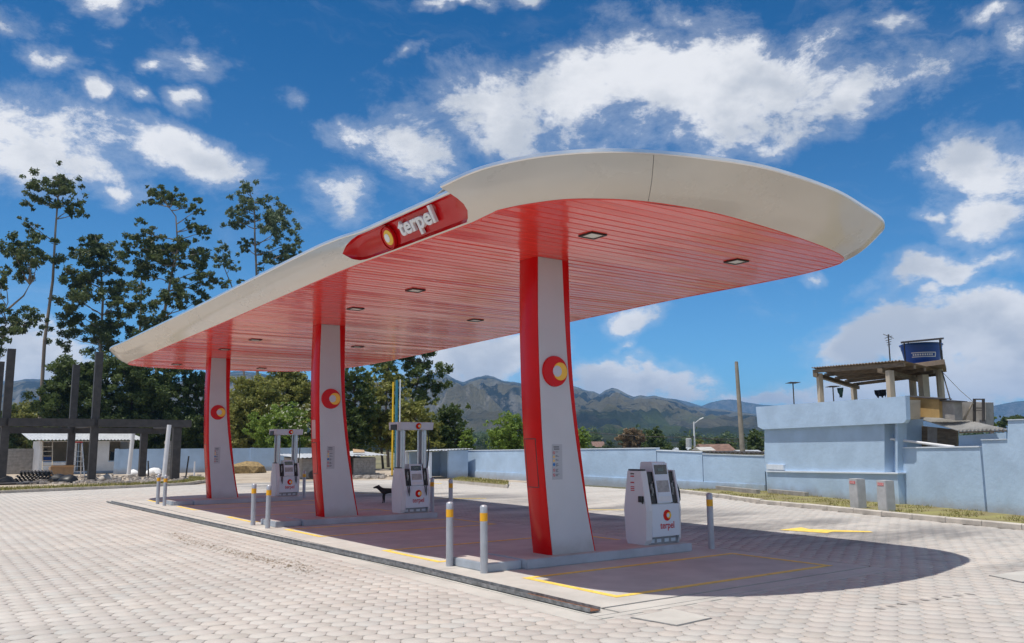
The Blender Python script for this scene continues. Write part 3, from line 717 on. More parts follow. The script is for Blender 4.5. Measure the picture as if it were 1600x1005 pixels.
# ------------------------------------------------------------------ fuel dispensers (local x right, y back, z up from the island top)
def make_dispenser(label, loc, header, rz=0.):
    t = thing('fuel_dispenser', label, 'fuel dispenser', loc, rz, 'fuel dispensers')
    W_, D_ = .74, .54
    MB().box((.03, .05, 0), (W_-.03, D_-.05, .115)).build('plinth', DPLINTH, t, bevel=.006)
    sl = MB()
    for g0 in (.06, .22, .40, .56):
        for q in range(5): sl.box((g0+q*.021, .041, .03), (g0+q*.021+.014, .049, .085))
    sl.build('vent_slots', DFRONT, t)
    MB().box((.10, .02, .117), (W_-.08, D_-.02, .665)).build('cabinet', DGREY, t, bevel=.01)
    MB().box((.07, -.004, .125), (W_-.01, .018, .655)).build('front_panel', DFRONT, t, bevel=.006)
    MB().box((.07, D_-.018, .125), (W_-.01, D_+.004, .655)).build('back_panel', DFRONT, t, bevel=.006)
    H1 = 1.215 if not header else 1.10
    poly = [(.06, 0), (D_-.06, 0), (D_-.02, .08), (D_+.015, .56), (D_-.0, .66), (D_-.10, H1), (.10, H1), (-.0, .66), (-.015, .56), (.01, .08)]
    def shell(x0, x1, bulge):
        b = MB(); n = len(poly); ring = lambda x, k: [(x, D_/2+(y-D_/2)*k, z if z > .01 else 0) for y, z in poly]
        A_ = ring(x0, .94); B_ = ring(x0+(x1-x0)*.5, 1.0); C_ = ring(x1, 1.0)
        vs = A_+B_+C_; fs = [tuple(range(n)), tuple(range(3*n-1, 2*n-1, -1))]
        for L in (0, 1): fs += [(L*n+i, L*n+(i+1) % n, (L+1)*n+(i+1) % n, (L+1)*n+i) for i in range(n)]
        return b.add(vs, fs).build('side_shell', DGREY, t)
    shell(-.05, .075, 0); shell(W_+.035, W_-.02, 0) 
    MB().box((-.04, .11, H1+.002), (.07, D_-.11, H1+.028)).build('shell_cap', BLACK, t, bevel=.006)
    # black hose bays both sides of the tower
    for x0, x1 in ((.077, .232), (W_-.165, W_-.025)):
        MB().prism([(x0, .02, .668), (x0, .125, H1-.02), (x0, D_-.125, H1-.02), (x0, D_-.02, .668)], (x1-x0, 0, 0)).build('hose_bay', BLACK, t)
    for x0 in (.15, W_-.10):
        nz = MB(); nz.tube([(x0, .055, .80), (x0, .075, .92), (x0, .07, 1.0), (x0, .04, 1.03)], [.018, .024, .022, .014], 7); nz.box((x0-.022, .035, .84), (x0+.022, .06, .93)); nz.build('nozzle', STEEL, t, smooth=True)
        hz2 = MB(); hz2.tube([(x0, .05, .80), (x0+.01, .0, .70), (x0+.015, -.03, .55), (x0+.005, -.035, .42), (x0-.02, -.03, .52), (x0-.03, .0, .66)], .012, 6)
        if header: hz2.build('hose', BLACK, t, smooth=True)
    # tower with tilted faces
    T0, T1 = .236, W_-.17; HT = 1.36 if not header else 1.20
    MB().prism([(T0, .008, .667), (T0, .125, HT), (T0, D_-.125, HT), (T0, D_-.008, .667)], (T1-T0, 0, 0)).build('tower', DGREY, t, bevel=.012)
    def face(z0, z1, x0, x1, pr):             # quad on the tilted tower front
        f = lambda z: .008+.117*(z-.667)/(HT-.667)-pr
        return MB().prism([(x0, f(z0), z0), (x1, f(z0), z0), (x1, f(z1), z1), (x0, f(z1), z1)], (0, .012, 0))
    hh = HT-.667; F_ = lambda a: .667+hh*a
    face(F_(.02), F_(.98), T0-.012, T1+.012, .010).build('tower_frame', DFRONT, t, bevel=.003)
    scr = face(F_(.70), F_(.93), T0+.02, T1-.02, .014).build('display', GLASSD, t)
    face(F_(.78), F_(.86), T0+.10, T1-.10, .0155).build('digits', M('lcd_grey', (.10, .14, .13), .3), scr)
    face(F_(.26), F_(.55), T0+.025, T1-.025, .0135).build('window', M('window_grey', (.32, .31, .31), .3, var=.2, scale=14), t)
    face(F_(.20), F_(.27), T0+.025, T1-.025, .022).build('window_shelf', DFRONT, t)
    face(F_(.05), F_(.17), T0+.02, T1-.02, .013).build('lower_plate', DGREY, t)
    if not header:
        nz = MB(); nz.box((-.085, .05, .70), (-.052, .16, .80)); nz.tube([(-.07, .11, .80), (-.075, .10, .72), (-.07, .06, .68)], .018, 7); nz.build('nozzle_boot', BLACK, t, bevel=.006)
        pass
        # sticker column on the side shell
        for z0, z1, mm in ((1.155, 1.175, GLASSD), (1.115, 1.135, REDT), (1.05, 1.105, DFRONT), (1.01, 1.03, REDT), (.94, .955, REDT), (.91, .925, REDT), (.88, .895, REDT)):
            MB().box((-.0535, .27, z0), (-.0512, .36, z1)).build('sticker', mm, t)
        hs = MB(); hs.tube([(W_+.045, .20, 1.16), (W_+.075, .14, 1.0), (W_+.085, .08, .85), (W_+.07, .06, .70)], .02, 8); hs.build('hose', BLACK, t, smooth=True)
        MB().box((W_+.037, .13, .99), (W_+.05, .22, 1.13)).build('yellow_nozzle_grip', YELE, t)
        nb = MB(); nb.box((W_+.037, .06, .68), (W_+.09, .16, .76)); nb.build('nozzle_boot', BLACK, t, bevel=.005)
    emblem(t, (.43, -.0045, .47), .092, .003, DFRONT)
    me = text_mesh('terpel', .16, .002, .0015); me.materials.append(REDT)
    o = obj('lettering', me, t, (.43, -.0065, .255)); o.rotation_euler = (R(90), 0, 0); o.scale = (.88, 1, 1)
    if header:
        for x in (.0, W_-.12):
            for y in (.10, D_-.20):
                MB().box((x, y, H1-.0), (x+.075, y+.10, 2.06)).build('header_post', SILV, t, bevel=.012)
            MB().box((x+.08, .14, H1), (x+.11, D_-.14, 2.05)).build('header_web', DGREY, t)
        MB().prism([(-.16, .04, 2.065), (-.16, .0, 2.26), (-.16, D_, 2.26), (-.16, D_-.04, 2.065)], (1.02, 0, 0)).build('header_box', DGREY, t, bevel=.008)
        MB().prism([(-.07, .034, 2.075), (.855, .034, 2.075), (.855, .001, 2.25), (-.07, .001, 2.25)], (0, -.006, 0)).build('header_fascia', DFRONT, t)
        MB().box((-.175, .08, 2.06), (-.162, .40, 2.20)).build('header_end_cap', BLACK, t)
        e = emblem(t, (.42, .003, 2.162), .078, .004, DFRONT); e.rotation_euler = (R(9), 0, 0)
        for x in (.80,):
            hs = MB(); hs.tube([(x, .2, 2.06), (x+.03, .18, 1.7), (x+.02, .2, 1.3), (x-.03, .2, 1.0)], .016, 7); hs.build('hose', BLACK, t, smooth=True)
    return t
make_dispenser('short light grey fuel dispenser without a header, on the near island', (10.20, 10.36, .1425), False)
make_dispenser('tall fuel dispenser with an overhead header box, on the middle island', (10.26, 19.02, .1425), True)
make_dispenser('tall fuel dispenser with an overhead header box, on the far island', (10.42, 28.22, .1425), True)

# ------------------------------------------------------------------ kerbs and verges
def kerb_run(line, name, zt=.12, wd=.16, L=1.0):
    root = tag(bpy.data.objects.new(name, None), kind='structure'); C.objects.link(root)
    P_ = [Vector((p[0], p[1], 0)) for p in line]
    for a, b_ in zip(P_[:-1], P_[1:]):
        d = b_-a; n = max(1, round(d.length/L)); nn = Vector((d.y, -d.x, 0)).normalized()
        for k in range(n):
            p = a+d*(k/n)+d.normalized()*.008; q = a+d*((k+1)/n)-d.normalized()*.008; e = random.gauss(0, .006)
            MB().prism([p, p+nn*wd, p+nn*(wd-.0)+Vector((0, 0, zt-.02+e)), p+nn*(wd-.02)+Vector((0, 0, zt+e)), p+nn*.02+Vector((0, 0, zt+e)), p+Vector((0, 0, zt-.02+e))], q-p).build('kerb_stone', KERB, root)
    return root
A0, A1 = (21.35, 9.4), (25.57, 19.92)
nA = pnorm(A0, A1); dA = Vector((A1[0]-A0[0], A1[1]-A0[1], 0)).normalized()
kerb_run(KR, 'kerb_by_blue_wall')
def alongA(s, off=0.): return Vector((A0[0], A0[1], 0))+dA*s+nA*off
b = MB()
kk = [(p[0]+.16, p[1]-.05) for p in KR]; ww = [alongA(s, .1) for s in (-13, -7.6, -.6, 3.2, 7.6, 11.3, 12.2)]
for i in range(len(KR)): b.v += [(kk[i][0], kk[i][1], .095), (ww[i].x, ww[i].y, .11)]
for i in range(len(KR)-1): b.f.append((2*i, 2*i+1, 2*i+3, 2*i+2))
b.m = [0]*len(b.f); tag(b.build('verge_by_blue_wall', GRASSG), kind='structure')
LK = [(-14, 38.0), (-4, 39.4), (3.4, 40.6), (8.4, 41.7), (11.4, 43.0), (13.2, 46), (13.6, 49)]
kerb_run([(p[0], p[1]) for p in LK], 'kerb_by_building_site', wd=-.16)
b = MB()
for i, p in enumerate(LK): b.v += [(p[0], p[1]+.16, .09), (p[0]-.4*(i > 3), p[1]+2.6*(1-.6*(i > 3)), .10)]
b.f = [(2*i, 2*i+1, 2*i+3, 2*i+2) for i in range(len(LK)-1)]; b.m = [0]*len(b.f)
tag(b.build('verge_by_building_site', GRASSG), kind='structure')
# grass blades
def blades(name, pts, mat, h=.07, wd=.010):
    n = len(pts); P_ = np.array(pts); a = rng.random(n)*6.28; hh = h*(.4+.9*rng.random(n)); lean = rng.normal(0, .5, (n, 2))*hh[:, None]
    dx, dy = np.cos(a)*wd, np.sin(a)*wd
    V = np.zeros((n, 3, 3)); V[:, 0] = P_+np.stack([dx, dy, 0*dx], 1); V[:, 1] = P_-np.stack([dx, dy, 0*dx], 1)
    V[:, 2] = P_+np.concatenate([lean, hh[:, None]], 1)
    me = bpy.data.meshes.new(name); me.from_pydata(V.reshape(-1, 3).tolist(), [], np.arange(3*n).reshape(-1, 3).tolist())
    at = me.attributes.new('rnd', 'FLOAT', 'POINT'); at.data.foreach_set('value', np.repeat(rng.random(n), 3).astype(np.float32))
    me.materials.append(mat); return tag(obj(name, me), kind='stuff')
GR = leafmat('dry_grass_blade', (.14, .16, .035), (.28, .25, .08), (.42, .34, .16))
gp = []
for i in range(len(KR)-1):
    for _ in range(1500 if 1 <= i else 200):
        f, g = random.random(), random.random()**1.0; a = Vector((kk[i][0], kk[i][1], .095)).lerp(Vector((kk[i+1][0], kk[i+1][1], .095)), f); c = ww[i].lerp(ww[i+1], f)
        p = a.lerp(Vector((c.x, c.y, .10)), g*.98+.01)
        if mnoise.noise(p*1.3) > .02: gp.append(tuple(p))
o = blades('verge_grass', gp, GR); tag(o, 'dry green grass growing on the verge below the blue wall')
gp = []
for i in range(len(LK)-1):
    for _ in range(1600):
        f, g = random.random(), random.random(); a = Vector((LK[i][0], LK[i][1]+.2, .09)).lerp(Vector((LK[i+1][0], LK[i+1][1]+.2, .09)), f)
        p = a+Vector((-.3*(i > 2)*g, 2.3*g*(1 if i < 3 else .4), 0)); gp.append(tuple(p))
o = blades('site_grass', gp, GR, .13, .02); tag(o, 'dry yellow grass strip in front of the building site')

# ------------------------------------------------------------------ blue walls
def wall(name, label, tops, P_, Q_, th=.2, off=0., mat=BLUEW, cap=.05, capmat=BLUEC, z0=-.1, cat='wall'):
    pts = [atp(u, v, P_, Q_, off) for u, v in tops]; n = pnorm(P_, Q_); base = Vector((pts[0].x, pts[0].y, 0))
    t = thing(name, label, cat, base)
    poly = [p-base for p in pts]+[Vector((pts[-1].x, pts[-1].y, z0))-base, Vector((pts[0].x, pts[0].y, z0))-base]
    MB().prism(poly, n*th).build('wall_face', mat, t)
    if cap:
        for a, c in zip(pts[:-1], pts[1:]):
            if abs(a.z-c.z) > .25 and (a-c).length < .6: continue
            MB().prism([a-base-n*.025+Vector((0, 0, .002)), c-base-n*.025+Vector((0, 0, .002)), c-base-n*.025+Vector((0, 0, cap)), a-base-n*.025+Vector((0, 0, cap))], n*(th+.05)).build('coping', capmat, t)
    return t, base
B0, B1 = (25.6, 19.95), (26.9, 41.6)
tw, bs = wall('boundary_wall', 'pale blue rendered boundary wall behind the near column, stretching to the small blue booth', [(692, 705), (905, 702.5), (1025, 701)], B0, B1, .2, 0, cap=.04)
# plinth band at the wall's foot
pl = [atp(u, v, B0, B1, -.05) for u, v in ((692, 744), (1195, 762))]; nB = pnorm(B0, B1)
MB().prism([Vector((p.x, p.y, z))-bs for p, z in ((pl[0], -.1), (pl[1], -.1), (pl[1], .33), (pl[0], .36))], nB*.049).build('plinth_band', BLUEW, tw)
wall('boundary_wall', 'lower stepped pale blue wall section beyond the near dispenser', [(1026, 704.5), (1097, 707.5)], B0, B1, .2, .01, cap=.04)
t, bs = wall('boundary_wall', 'pale blue wall section with dark corrugated edge beside the house', [(1098, 710), (1194, 713)], B0, B1, .25, -.02, cap=.03)
a, c = atp(1098, 709, B0, B1, -.05), atp(1194, 711.5, B0, B1, -.05); b = MB(); n_ = 40
for i in range(n_):
    p, q = a.lerp(c, i/n_), a.lerp(c, (i+1)/n_); z = .02*math.sin(i*2.2)
    b.prism([p-bs+Vector((0, 0, .05+z)), q-bs+Vector((0, 0, .05+.02*math.sin(i*2.2+2.2))), q-bs+Vector((0, 0, .085+.02*math.sin(i*2.2+2.2))), p-bs+Vector((0, 0, .085+z))], nB*1.6)
b.build('roof_sheet_edge', STRUC, t)
wall('boundary_wall', 'pale blue wall right of the house with a white coping, behind the grass verge', [(1403, 701), (1531, 699)], A0, A1, .2, .02, cap=.035)
wall('boundary_wall', 'tall pale blue stepped wall at the right edge of the picture', [(1533.5, 688), (1574, 687), (1575, 657), (1660, 654), (1900, 640)], A0, A1, .25, -.04, cap=.02)
for k, (u0, v0, u1) in enumerate(((1118, 765, 1182), (1200, 777, 1258))):
    p, q = atp(u0, v0, A0, A1, -1.2+.6*k), atp(u1, v0+5, A0, A1, -1.2+.6*k)
    t = thing('low_block_wall', ['low row of bare concrete blocks left of the verge by the blue wall', 'low row of bare concrete blocks at the foot of the blue house'][k], 'block row', (p.x, p.y, .05), group='low block rows')
    n = 4; d = Vector((q.x-p.x, q.y-p.y, 0))
    for i in range(n): MB().prism([d*(i/n)+d.normalized()*.006, d*((i+1)/n)-d.normalized()*.006, d*((i+1)/n)-d.normalized()*.006+Vector((0, 0, .19)), d*(i/n)+d.normalized()*.006+Vector((0, 0, .19))], nA*.15).build('block', BLOCK, t)
# far wall behind the building site
def ywall(name, label, x0, x1, y_, h, mat, th=.2, lx=0.):
    t = thing(name, label, 'wall', (x0, y_, 0))
    MB().box((0, 0, -.1), (x1-x0, th, h)).build('wall_face', mat, t)
    n = int((x1-x0)/3.2)
    for i in range(n+1): MB().box((i*3.2-.14, -.05, -.1), (i*3.2+.14, -.002, h+.03)).build('pier', mat, t)
    return t
ywall('boundary_wall', 'far pale blue boundary wall running behind the white hut and the far column', 12.3, 31, 65.0, 1.72, BLUEW)
t = thing('block_wall', 'bare grey concrete block wall left of the white hut', 'wall', (1, 71.5, 0))
MB().box((0, .02, -.1), (7.8, .14, 1.78)).build('mortar', MORT, t)
for r_ in range(9):
    for k in range(20):
        x = k*.4-(r_ % 2)*.2
        if 0 <= x < 7.4: MB().box((x+.006, 0, r_*.2+.006), (x+.394, .16, r_*.2+.194)).build('block', BLOCK, t)

# ------------------------------------------------------------------ blue house
house = thing('house', 'pale blue low house with an overhanging parapet and open roof shelter', 'house', alongA(6.5))
hb = Vector(house.location)
def hpoly(name, px_, off, th, mat, bottom=None, par=house, b0=hb, bevel=0.):
    pts = [atp(u, v, A0, A1, off) for u, v in px_]
    if bottom is not None: pts += [Vector((pts[-1].x, pts[-1].y, bottom)), Vector((pts[0].x, pts[0].y, bottom))]
    return MB().prism([p-b0 for p in pts], nA*th).build(name, mat, par, bevel=bevel)
hpoly('lower_wall', [(1197, 737), (1402, 740.5)], -.2, 1.2, BLUEW, -.1)
hpoly('ledge', [(1197, 735.3), (1403, 738.8), (1403, 741), (1197, 737.6)], -.25, .4, BLUEC)
hpoly('upper_wall', [(1194.5, 664), (1382, 655), (1382, 741), (1194.5, 737)], -.16, 1.2, BLUEW)
hpoly('recess_wall', [(1382.3, 656), (1400.5, 655), (1400.5, 741), (1382.3, 741)], .15, .9, BLUEW)
hpoly('corner_pier', [(1399, 660), (1402.5, 660), (1402.5, 741), (1399, 741)], -.16, .3, BLUEW)
hpoly('parapet', [(1181, 636), (1414.5, 619), (1416, 656), (1412, 661), (1192, 671), (1184, 667)], -.30, .138, BLUEW)
hpoly('meter_niche', [(1197.5, 725.5), (1224, 726.5), (1224, 734.5), (1197.5, 733.5)], -.23, .065, BLUEC)
hpoly('roof_slab', [(1190, 642), (1414, 625), (1414, 655), (1192, 665)], -.155, .5, BEIGE)
dz_ = atp(1300, 655, A0, A1, 0).z
MB().prism([Vector((p.x, p.y, dz_))-hb for p in (atp(1196, 660, A0, A1, .36), atp(1410, 655, A0, A1, .36), atp(1490, 655, A0, A1, 5.0), atp(1290, 655, A0, A1, 5.0))], (0, 0, .18)).build('roof_deck', CONC, house)
hpoly('ochre_side', [(1415, 620), (1467, 624), (1468, 653), (1416, 651)], .5, .25, OCHRE)
hpoly('ochre_cap', [(1414, 618.5), (1468, 622.8), (1468, 624.2), (1414, 620.2)], .42, .4, STRUC)
hpoly('grey_side', [(1468.3, 627), (1491, 628.5), (1492, 657), (1468.3, 653)], .6, .25, BLOCK)
hpoly('grey_cap', [(1468.5, 625), (1491.5, 627), (1491.5, 628.3), (1468.5, 626.8)], .5, .4, STRUC)
hpoly('block_side', [(1492, 627), (1540, 629), (1541, 664), (1492, 657)], 1.2, .25, BLOCK)
for (u0, v0, u1, v1) in ((1520, 624, 1523, 659), (1534, 624.5, 1537, 659), (1520, 623, 1537, 625), (1521, 637, 1535, 638.5), (1521, 641, 1535, 642)):
    hpoly('railing_bar', [(u0, v0), (u1, v0), (u1, v1), (u0, v1)], 1.0, .04, STRUC)
hpoly('timber_brace', [(1517, 632), (1519, 630), (1506, 657), (1503.5, 657)], .95, .05, BEIGE)
# lean-to: plank wall, posts and corrugated roof
for k in range(6):
    u0 = 1402.8+k*15.4; mm = (WOOD, RUST, WOOD, BLOCK, WOOD, WOOD)[k]
    hpoly('wall_board', [(u0, 662+k*1.6), (u0+15, 663.5+k*1.6), (u0+15, 701), (u0, 701)], 1.0+.01*(k % 2), .05, mm)
def corrugated(name, q4, mat, par, b0, nw=18, amp=.03, th=.012):
    a, b_, c_, d_ = q4; n = nw*6; vs = []; fs = []
    up = ((b_-a).cross(d_-a)).normalized(); up = -up if up.z < 0 else up
    for i in range(n+1):
        f = i/n; p = a.lerp(b_, f); q = d_.lerp(c_, f); h = up*amp*math.sin(f*nw*2*math.pi)
        vs += [p+h-b0, q+h-b0, p+h+up*th-b0, q+h+up*th-b0]
    for i in range(n):
        k = i*4; fs += [(k, k+4, k+5, k+1), (k+2, k+3, k+7, k+6), (k, k+2, k+6, k+4), (k+1, k+5, k+7, k+3)]
    return MB().add(vs, fs).build(name, mat, par, smooth=True)
corrugated('lean_to_roof', [atp(1417, 649, A0, A1, 1.9), atp(1482, 651, A0, A1, 1.9), atp(1573, 671, A0, A1, .25), atp(1497, 673.5, A0, A1, .25)], FIBRO, house, hb, 12, .025)
hpoly('roof_beam', [(1498, 674.5), (1570, 672.3), (1570, 674.5), (1498, 677)], .30, .08, WOOD)
hpoly('blue_back_wall', [(1498, 681), (1572, 676), (1572, 701), (1498, 701)], .6, .2, BLUEW)
MB().tube([atp(1381, 684.5, A0, A1, .05)-hb, atp(1491, 698.5, A0, A1, .05)-hb], .035, 8).build('white_pipe', PIPEW, house)
MB().tube([atp(1381.5, 664, A0, A1, .1)-hb, atp(1384, 702, A0, A1, .1)-hb], .03, 8).build('down_pipe', BLUEC, house)
# roof shelter
shel = thing('roof_shelter', 'brown corrugated sheet shelter on beige posts on the house roof', 'shelter', alongA(6.2, 1.5)+Vector((0, 0, 3.2)))
sb = Vector(shel.location)
q4 = [atp(1268, 575, A0, A1, .25), atp(1409, 563.5, A0, A1, .25), atp(1472, 579.5, A0, A1, 4.6), atp(1335, 597, A0, A1, 4.6)]
corrugated('roof_sheet', q4, FIBROB, shel, sb, 30, .018)
for f in (.02, .26, .5, .74, .97):
    a, c = q4[0].lerp(q4[3], f), q4[1].lerp(q4[2], f)
    MB().prism([a-sb+Vector((0, 0, -.16)), c-sb+Vector((0, 0, -.16)), c-sb+Vector((0, 0, -.05)), a-sb+Vector((0, 0, -.05))], nA*.08).build('purlin', WOOD, shel)
for f in (.04, .78):
    a, c = q4[0].lerp(q4[1], f), q4[3].lerp(q4[2], f); d = (c-a).normalized(); s_ = d.cross(Vector((0, 0, 1))).normalized()*.07
    MB().prism([a-sb-s_+Vector((0, 0, -.3)), a-sb+s_+Vector((0, 0, -.3)), a-sb+s_+Vector((0, 0, -.17)), a-sb-s_+Vector((0, 0, -.17))], c-a).build('rafter', WOOD, shel)
for (u, v0, v1, off, hw) in ((1281, 580, 630, .45, .075), (1391, 575, 623, .45, .085), (1333.5, 596, 630, 4.3, .08), (1443.5, 582, 630, 3.6, .12)):
    p, q = atp(u-2, v0, A0, A1, off)-sb, atp(u+2, v1, A0, A1, off)-sb; p.x = q.x; p.y = q.y
    b = MB(); b.prism([q+dA*a_*hw+nA*b_*hw-Vector((0, 0, .5)) for a_, b_ in ((-1, -1), (1, -1), (1, 1), (-1, 1))], (0, 0, p.z-q.z+.42)); b.build('post', BEIGE, shel)
# water tank with its rain cover
TO = 4.2
tc_ = atp(1441.5, 572.5, A0, A1, TO); sc_ = (atp(1464, 545, A0, A1, TO)-atp(1419.5, 545, A0, A1, TO)).length/2
ztop = atp(1441, 537.5, A0, A1, TO).z-tc_.z
tank = thing('water_tank', 'deep blue tapered plastic water tank with white print above the shelter', 'water tank', tc_)
k = sc_
pr = [(.72*k, 0), (.78*k, ztop*.22), (.80*k, ztop*.23), (.90*k, ztop*.70), (.92*k, ztop*.71), (.95*k, ztop*.90), (1.0*k, ztop*.92), (1.0*k, ztop*.97), (.93*k, ztop)]
MB().lathe(pr, seg=40).build('tank_body', TANK, tank, smooth=True)
fa = math.atan2(-tc_.y, -tc_.x)       # side seen from the yard
def tprint(name, a0, a1, z0, z1, mat):
    b = MB(); n = 10
    for i in range(n+1):
        a = fa+a0+(a1-a0)*i/n
        for z in (z0, z1):
            r_ = (.80+.10*(z/ztop-.23)/.47)*k+.006; b.v.append((r_*math.cos(a), r_*math.sin(a), z))
    b.f = [(2*i, 2*i+2, 2*i+3, 2*i+1) for i in range(n)]; b.m = [0]*n; return b.build(name, mat, tank)
tprint('print_bar', -.55, .75, ztop*.35, ztop*.39, WHITEL); tprint('print_bar', -.55, .80, ztop*.53, ztop*.57, WHITEL); tprint('print_bar', .75, .82, ztop*.35, ztop*.53, WHITEL)
for i in range(9): tprint('print_letter', -.48+i*.125, -.48+i*.125+.085, ztop*.42, ztop*.50, WHITEL)
cov = thing('tank_cover', 'dark flat sheet on four thin posts over the blue water tank', 'rain cover', tc_)
cp = [atp(1407.5, 537, A0, A1, TO-1.1), atp(1473, 530.5, A0, A1, TO-1.1), atp(1475, 530, A0, A1, TO+1.1), atp(1410, 536, A0, A1, TO+1.1)]
MB().prism([p-tc_ for p in cp], (0, 0, .06)).build('sheet', STRUC, cov)
for (f, g) in ((.08, .08), (.93, .08), (.93, .92), (.15, .92)):
    p = cp[0].lerp(cp[1], f).lerp(cp[3].lerp(cp[2], f), g); MB().tube([Vector((p.x-tc_.x, p.y-tc_.y, -.15)), p-tc_], .022, 6).build('post', STRUC, cov)
pf = thing('tank_platform', 'dark platform slab under the blue water tank', 'platform', tc_)
MB().prism([Vector((p.x-tc_.x, p.y-tc_.y, -.16)) for p in (cp[0], cp[1], cp[2], cp[3])], (0, 0, .155)).build('slab', FIBROB, pf)
for f, g in ((.2, .5), (.85, .5)):
    p = cp[0].lerp(cp[1], f).lerp(cp[3].lerp(cp[2], f), g); MB().tube([Vector((p.x-tc_.x, p.y-tc_.y, -1.9)), Vector((p.x-tc_.x, p.y-tc_.y, -.16))], .12, 8).build('leg', BEIGE, pf)
# antennas on the roof
for k_, (u, v0, v1, kind, off, lab) in enumerate(((1391, 522, 566, 1, 3.5, 'tall television antenna standing above the roof shelter'), (1241, 598, 636, 0, 1.5, 'small television antenna at the left end of the house parapet'), (1303, 604, 632, 0, 3.0, 'thin television antenna seen under the roof shelter'))):
    p, q = atp(u, v0, A0, A1, off), atp(u, v1, A0, A1, off); t = thing('tv_antenna', lab, 'antenna', (q.x, q.y, q.z-.4), group='television antennas'); h = p.z-q.z+.4
    MB().tube([(0, 0, 0), (0, 0, h)], .022, 6).build('mast', STRUC, t)
    b = MB(); vd = (dA+nA*.3).normalized()
    if kind:
        for zf, L in ((.97, .12), (.93, .32), (.86, .26), (.80, .2), (.74, .16)): b.tube([-vd*L+Vector((0, 0, h*zf)), vd*L+Vector((0, 0, h*zf))], .012, 5)
        b.tube([Vector((0, 0, h))-nA*.2, Vector((0, 0, h*.9))+nA*.2], .012, 5)
    else:
        b.tube([-vd*.36+Vector((0, 0, h)), vd*.36+Vector((0, 0, h))], .016, 5)
        for f in (-.3, -.1, .1, .3): b.tube([vd*f-nA*.22+Vector((0, 0, h)), vd*f+nA*.22+Vector((0, 0, h))], .012, 5)
    b.build('dipoles', STRUC, t)
def cloth(u, v0, v1, hw, off, lab, mat):
    p, q = atp(u, v0, A0, A1, off), atp(u, v1, A0, A1, off); b = MB(); n = 8; h = p.z-q.z; vs = []
    for i in range(n+1):
        f = i/n*2-1; z_ = .05*math.sin(i*2.1)
        for g in (0, .5, 1): vs.append(dA*f*hw*(1-.15*g)+nA*(z_+.04*math.sin(i*1.3+g*3))+Vector((0, 0, h*(1-g)+.08*math.sin(i*1.7)*(g > .6))))
    fs = [(i*3+j, i*3+j+1, (i+1)*3+j+1, (i+1)*3+j) for i in range(n) for j in range(2)]
    o = MB().add(vs, fs).build('hanging_cloth', mat, None, smooth=True, loc=q); tag(o, lab, 'laundry', 'laundry on the roof')
cloth(1314, 606, 619, .10, 3.2, 'dark green garment hanging under the roof shelter', M('cloth_green', (.02, .06, .06), .9))
cloth(1377, 609, 622, .26, 3.4, 'dark patterned laundry hanging beside the middle shelter post', M('cloth_dark', (.035, .04, .06), .9, var=.8, scale=14))
# clothes line, wires
wr = thing('wire', 'thin black cable running down from the tank post past the lean-to', 'cable', tc_)
MB().tube([atp(1472, 580, A0, A1, TO)-tc_, atp(1485, 625, A0, A1, 2.2)-tc_, atp(1497, 655, A0, A1, 1.4)-tc_, atp(1512, 665, A0, A1, 1.2)-tc_], .02, 5).build('cable', STRUC, wr)
MB().tube([atp(1471, 580, A0, A1, TO)-tc_, atp(1500, 610, A0, A1, 4)-tc_, atp(1540, 645, A0, A1, 4)-tc_], .01, 4).build('cable', STRUC, wr)
# air and water posts
for k_, (u0, u1, vt, vb, txt) in enumerate(((1324.5, 1345, 745.5, 793.5, 'AIRE'), (1368, 1390, 748, 798.5, 'AGUA'))):
    um = (u0+u1)/2; g0 = atz(um, vb, .10); wd = (atp(u1, vb, A0, A1, (g0-Vector((A0[0], A0[1], 0))).dot(nA))-atp(u0, vb, A0, A1, (g0-Vector((A0[0], A0[1], 0))).dot(nA))).length
    rz = math.atan2(dA.y, dA.x)
    t = thing('service_post', ['grey concrete service post reading AIRE on the verge', 'grey concrete service post reading AGUA on the verge'][k_], 'service post', (g0.x, g0.y, .06), rz, 'service posts on the verge')
    # local x runs along the wall, local y towards the wall is negative after the half turn, front faces +y
    h = .80; wd2 = .36/2
    MB().box((-wd2, -.26, 0), (wd2, 0, h)).build('body', M('service_post_concrete', (.40, .41, .42), .75, var=.10, scale=5, bump=.15), t, bevel=.012)
    pl = MB().box((-.11, .0005, h-.135), (.12, .006, h-.06)).build('plate', M('plate_red', (.52, .10, .11), .5, var=.05), t)
    me = text_mesh(txt, .085, .001, .002); me.materials.append(M('plate_letter', (.62, .36, .35), .5)); o = obj('lettering', me, pl, (.005, .0075, h-.127)); o.rotation_euler = (R(90), 0, math.pi)
# ------------------------------------------------------------------ blue booth, block shed, coloured poles
bt = thing('guard_booth', 'small pale blue booth with open doorway and sloping sheet roof behind the middle dispenser', 'booth', (24.3, 41.2, 0))
MB().box((.9, .2, 0), (2.2, .35, 1.55)).build('front_wall', BLUEW, bt); MB().box((2.05, .351, 0), (2.2, 3.2, 1.5)).build('side_wall', BLUEW, bt)
MB().box((0, 3.05, 0), (2.049, 3.2, 1.45)).build('back_wall', BLUEW, bt); MB().box((-.35, .2, 0), (-.2, .35, 1.45)).build('door_post', BLUEC, bt); MB().box((-.35, 2.9, 0), (-.2, 3.05, 1.45)).build('door_post', BLUEC, bt)
corrugated('roof', [Vector((23.7, 41.2, 1.52)), Vector((26.7, 41.2, 1.62)), Vector((26.7, 44.6, 1.58)), Vector((23.7, 44.6, 1.48))], ZINC, bt, Vector((24.3, 41.2, 0)), 14, .02)
sh = thing('block_shed', 'low bare block shed with dark doorway and loose zinc roof sheets', 'shed', (18.6, 46.5, 0))
def shed_block(p, q, zz): MB().box((p+.005, 0, zz+.005), (q-.005, .14, zz+.135)).build('block', BLOCK, sh)
L = 4.6
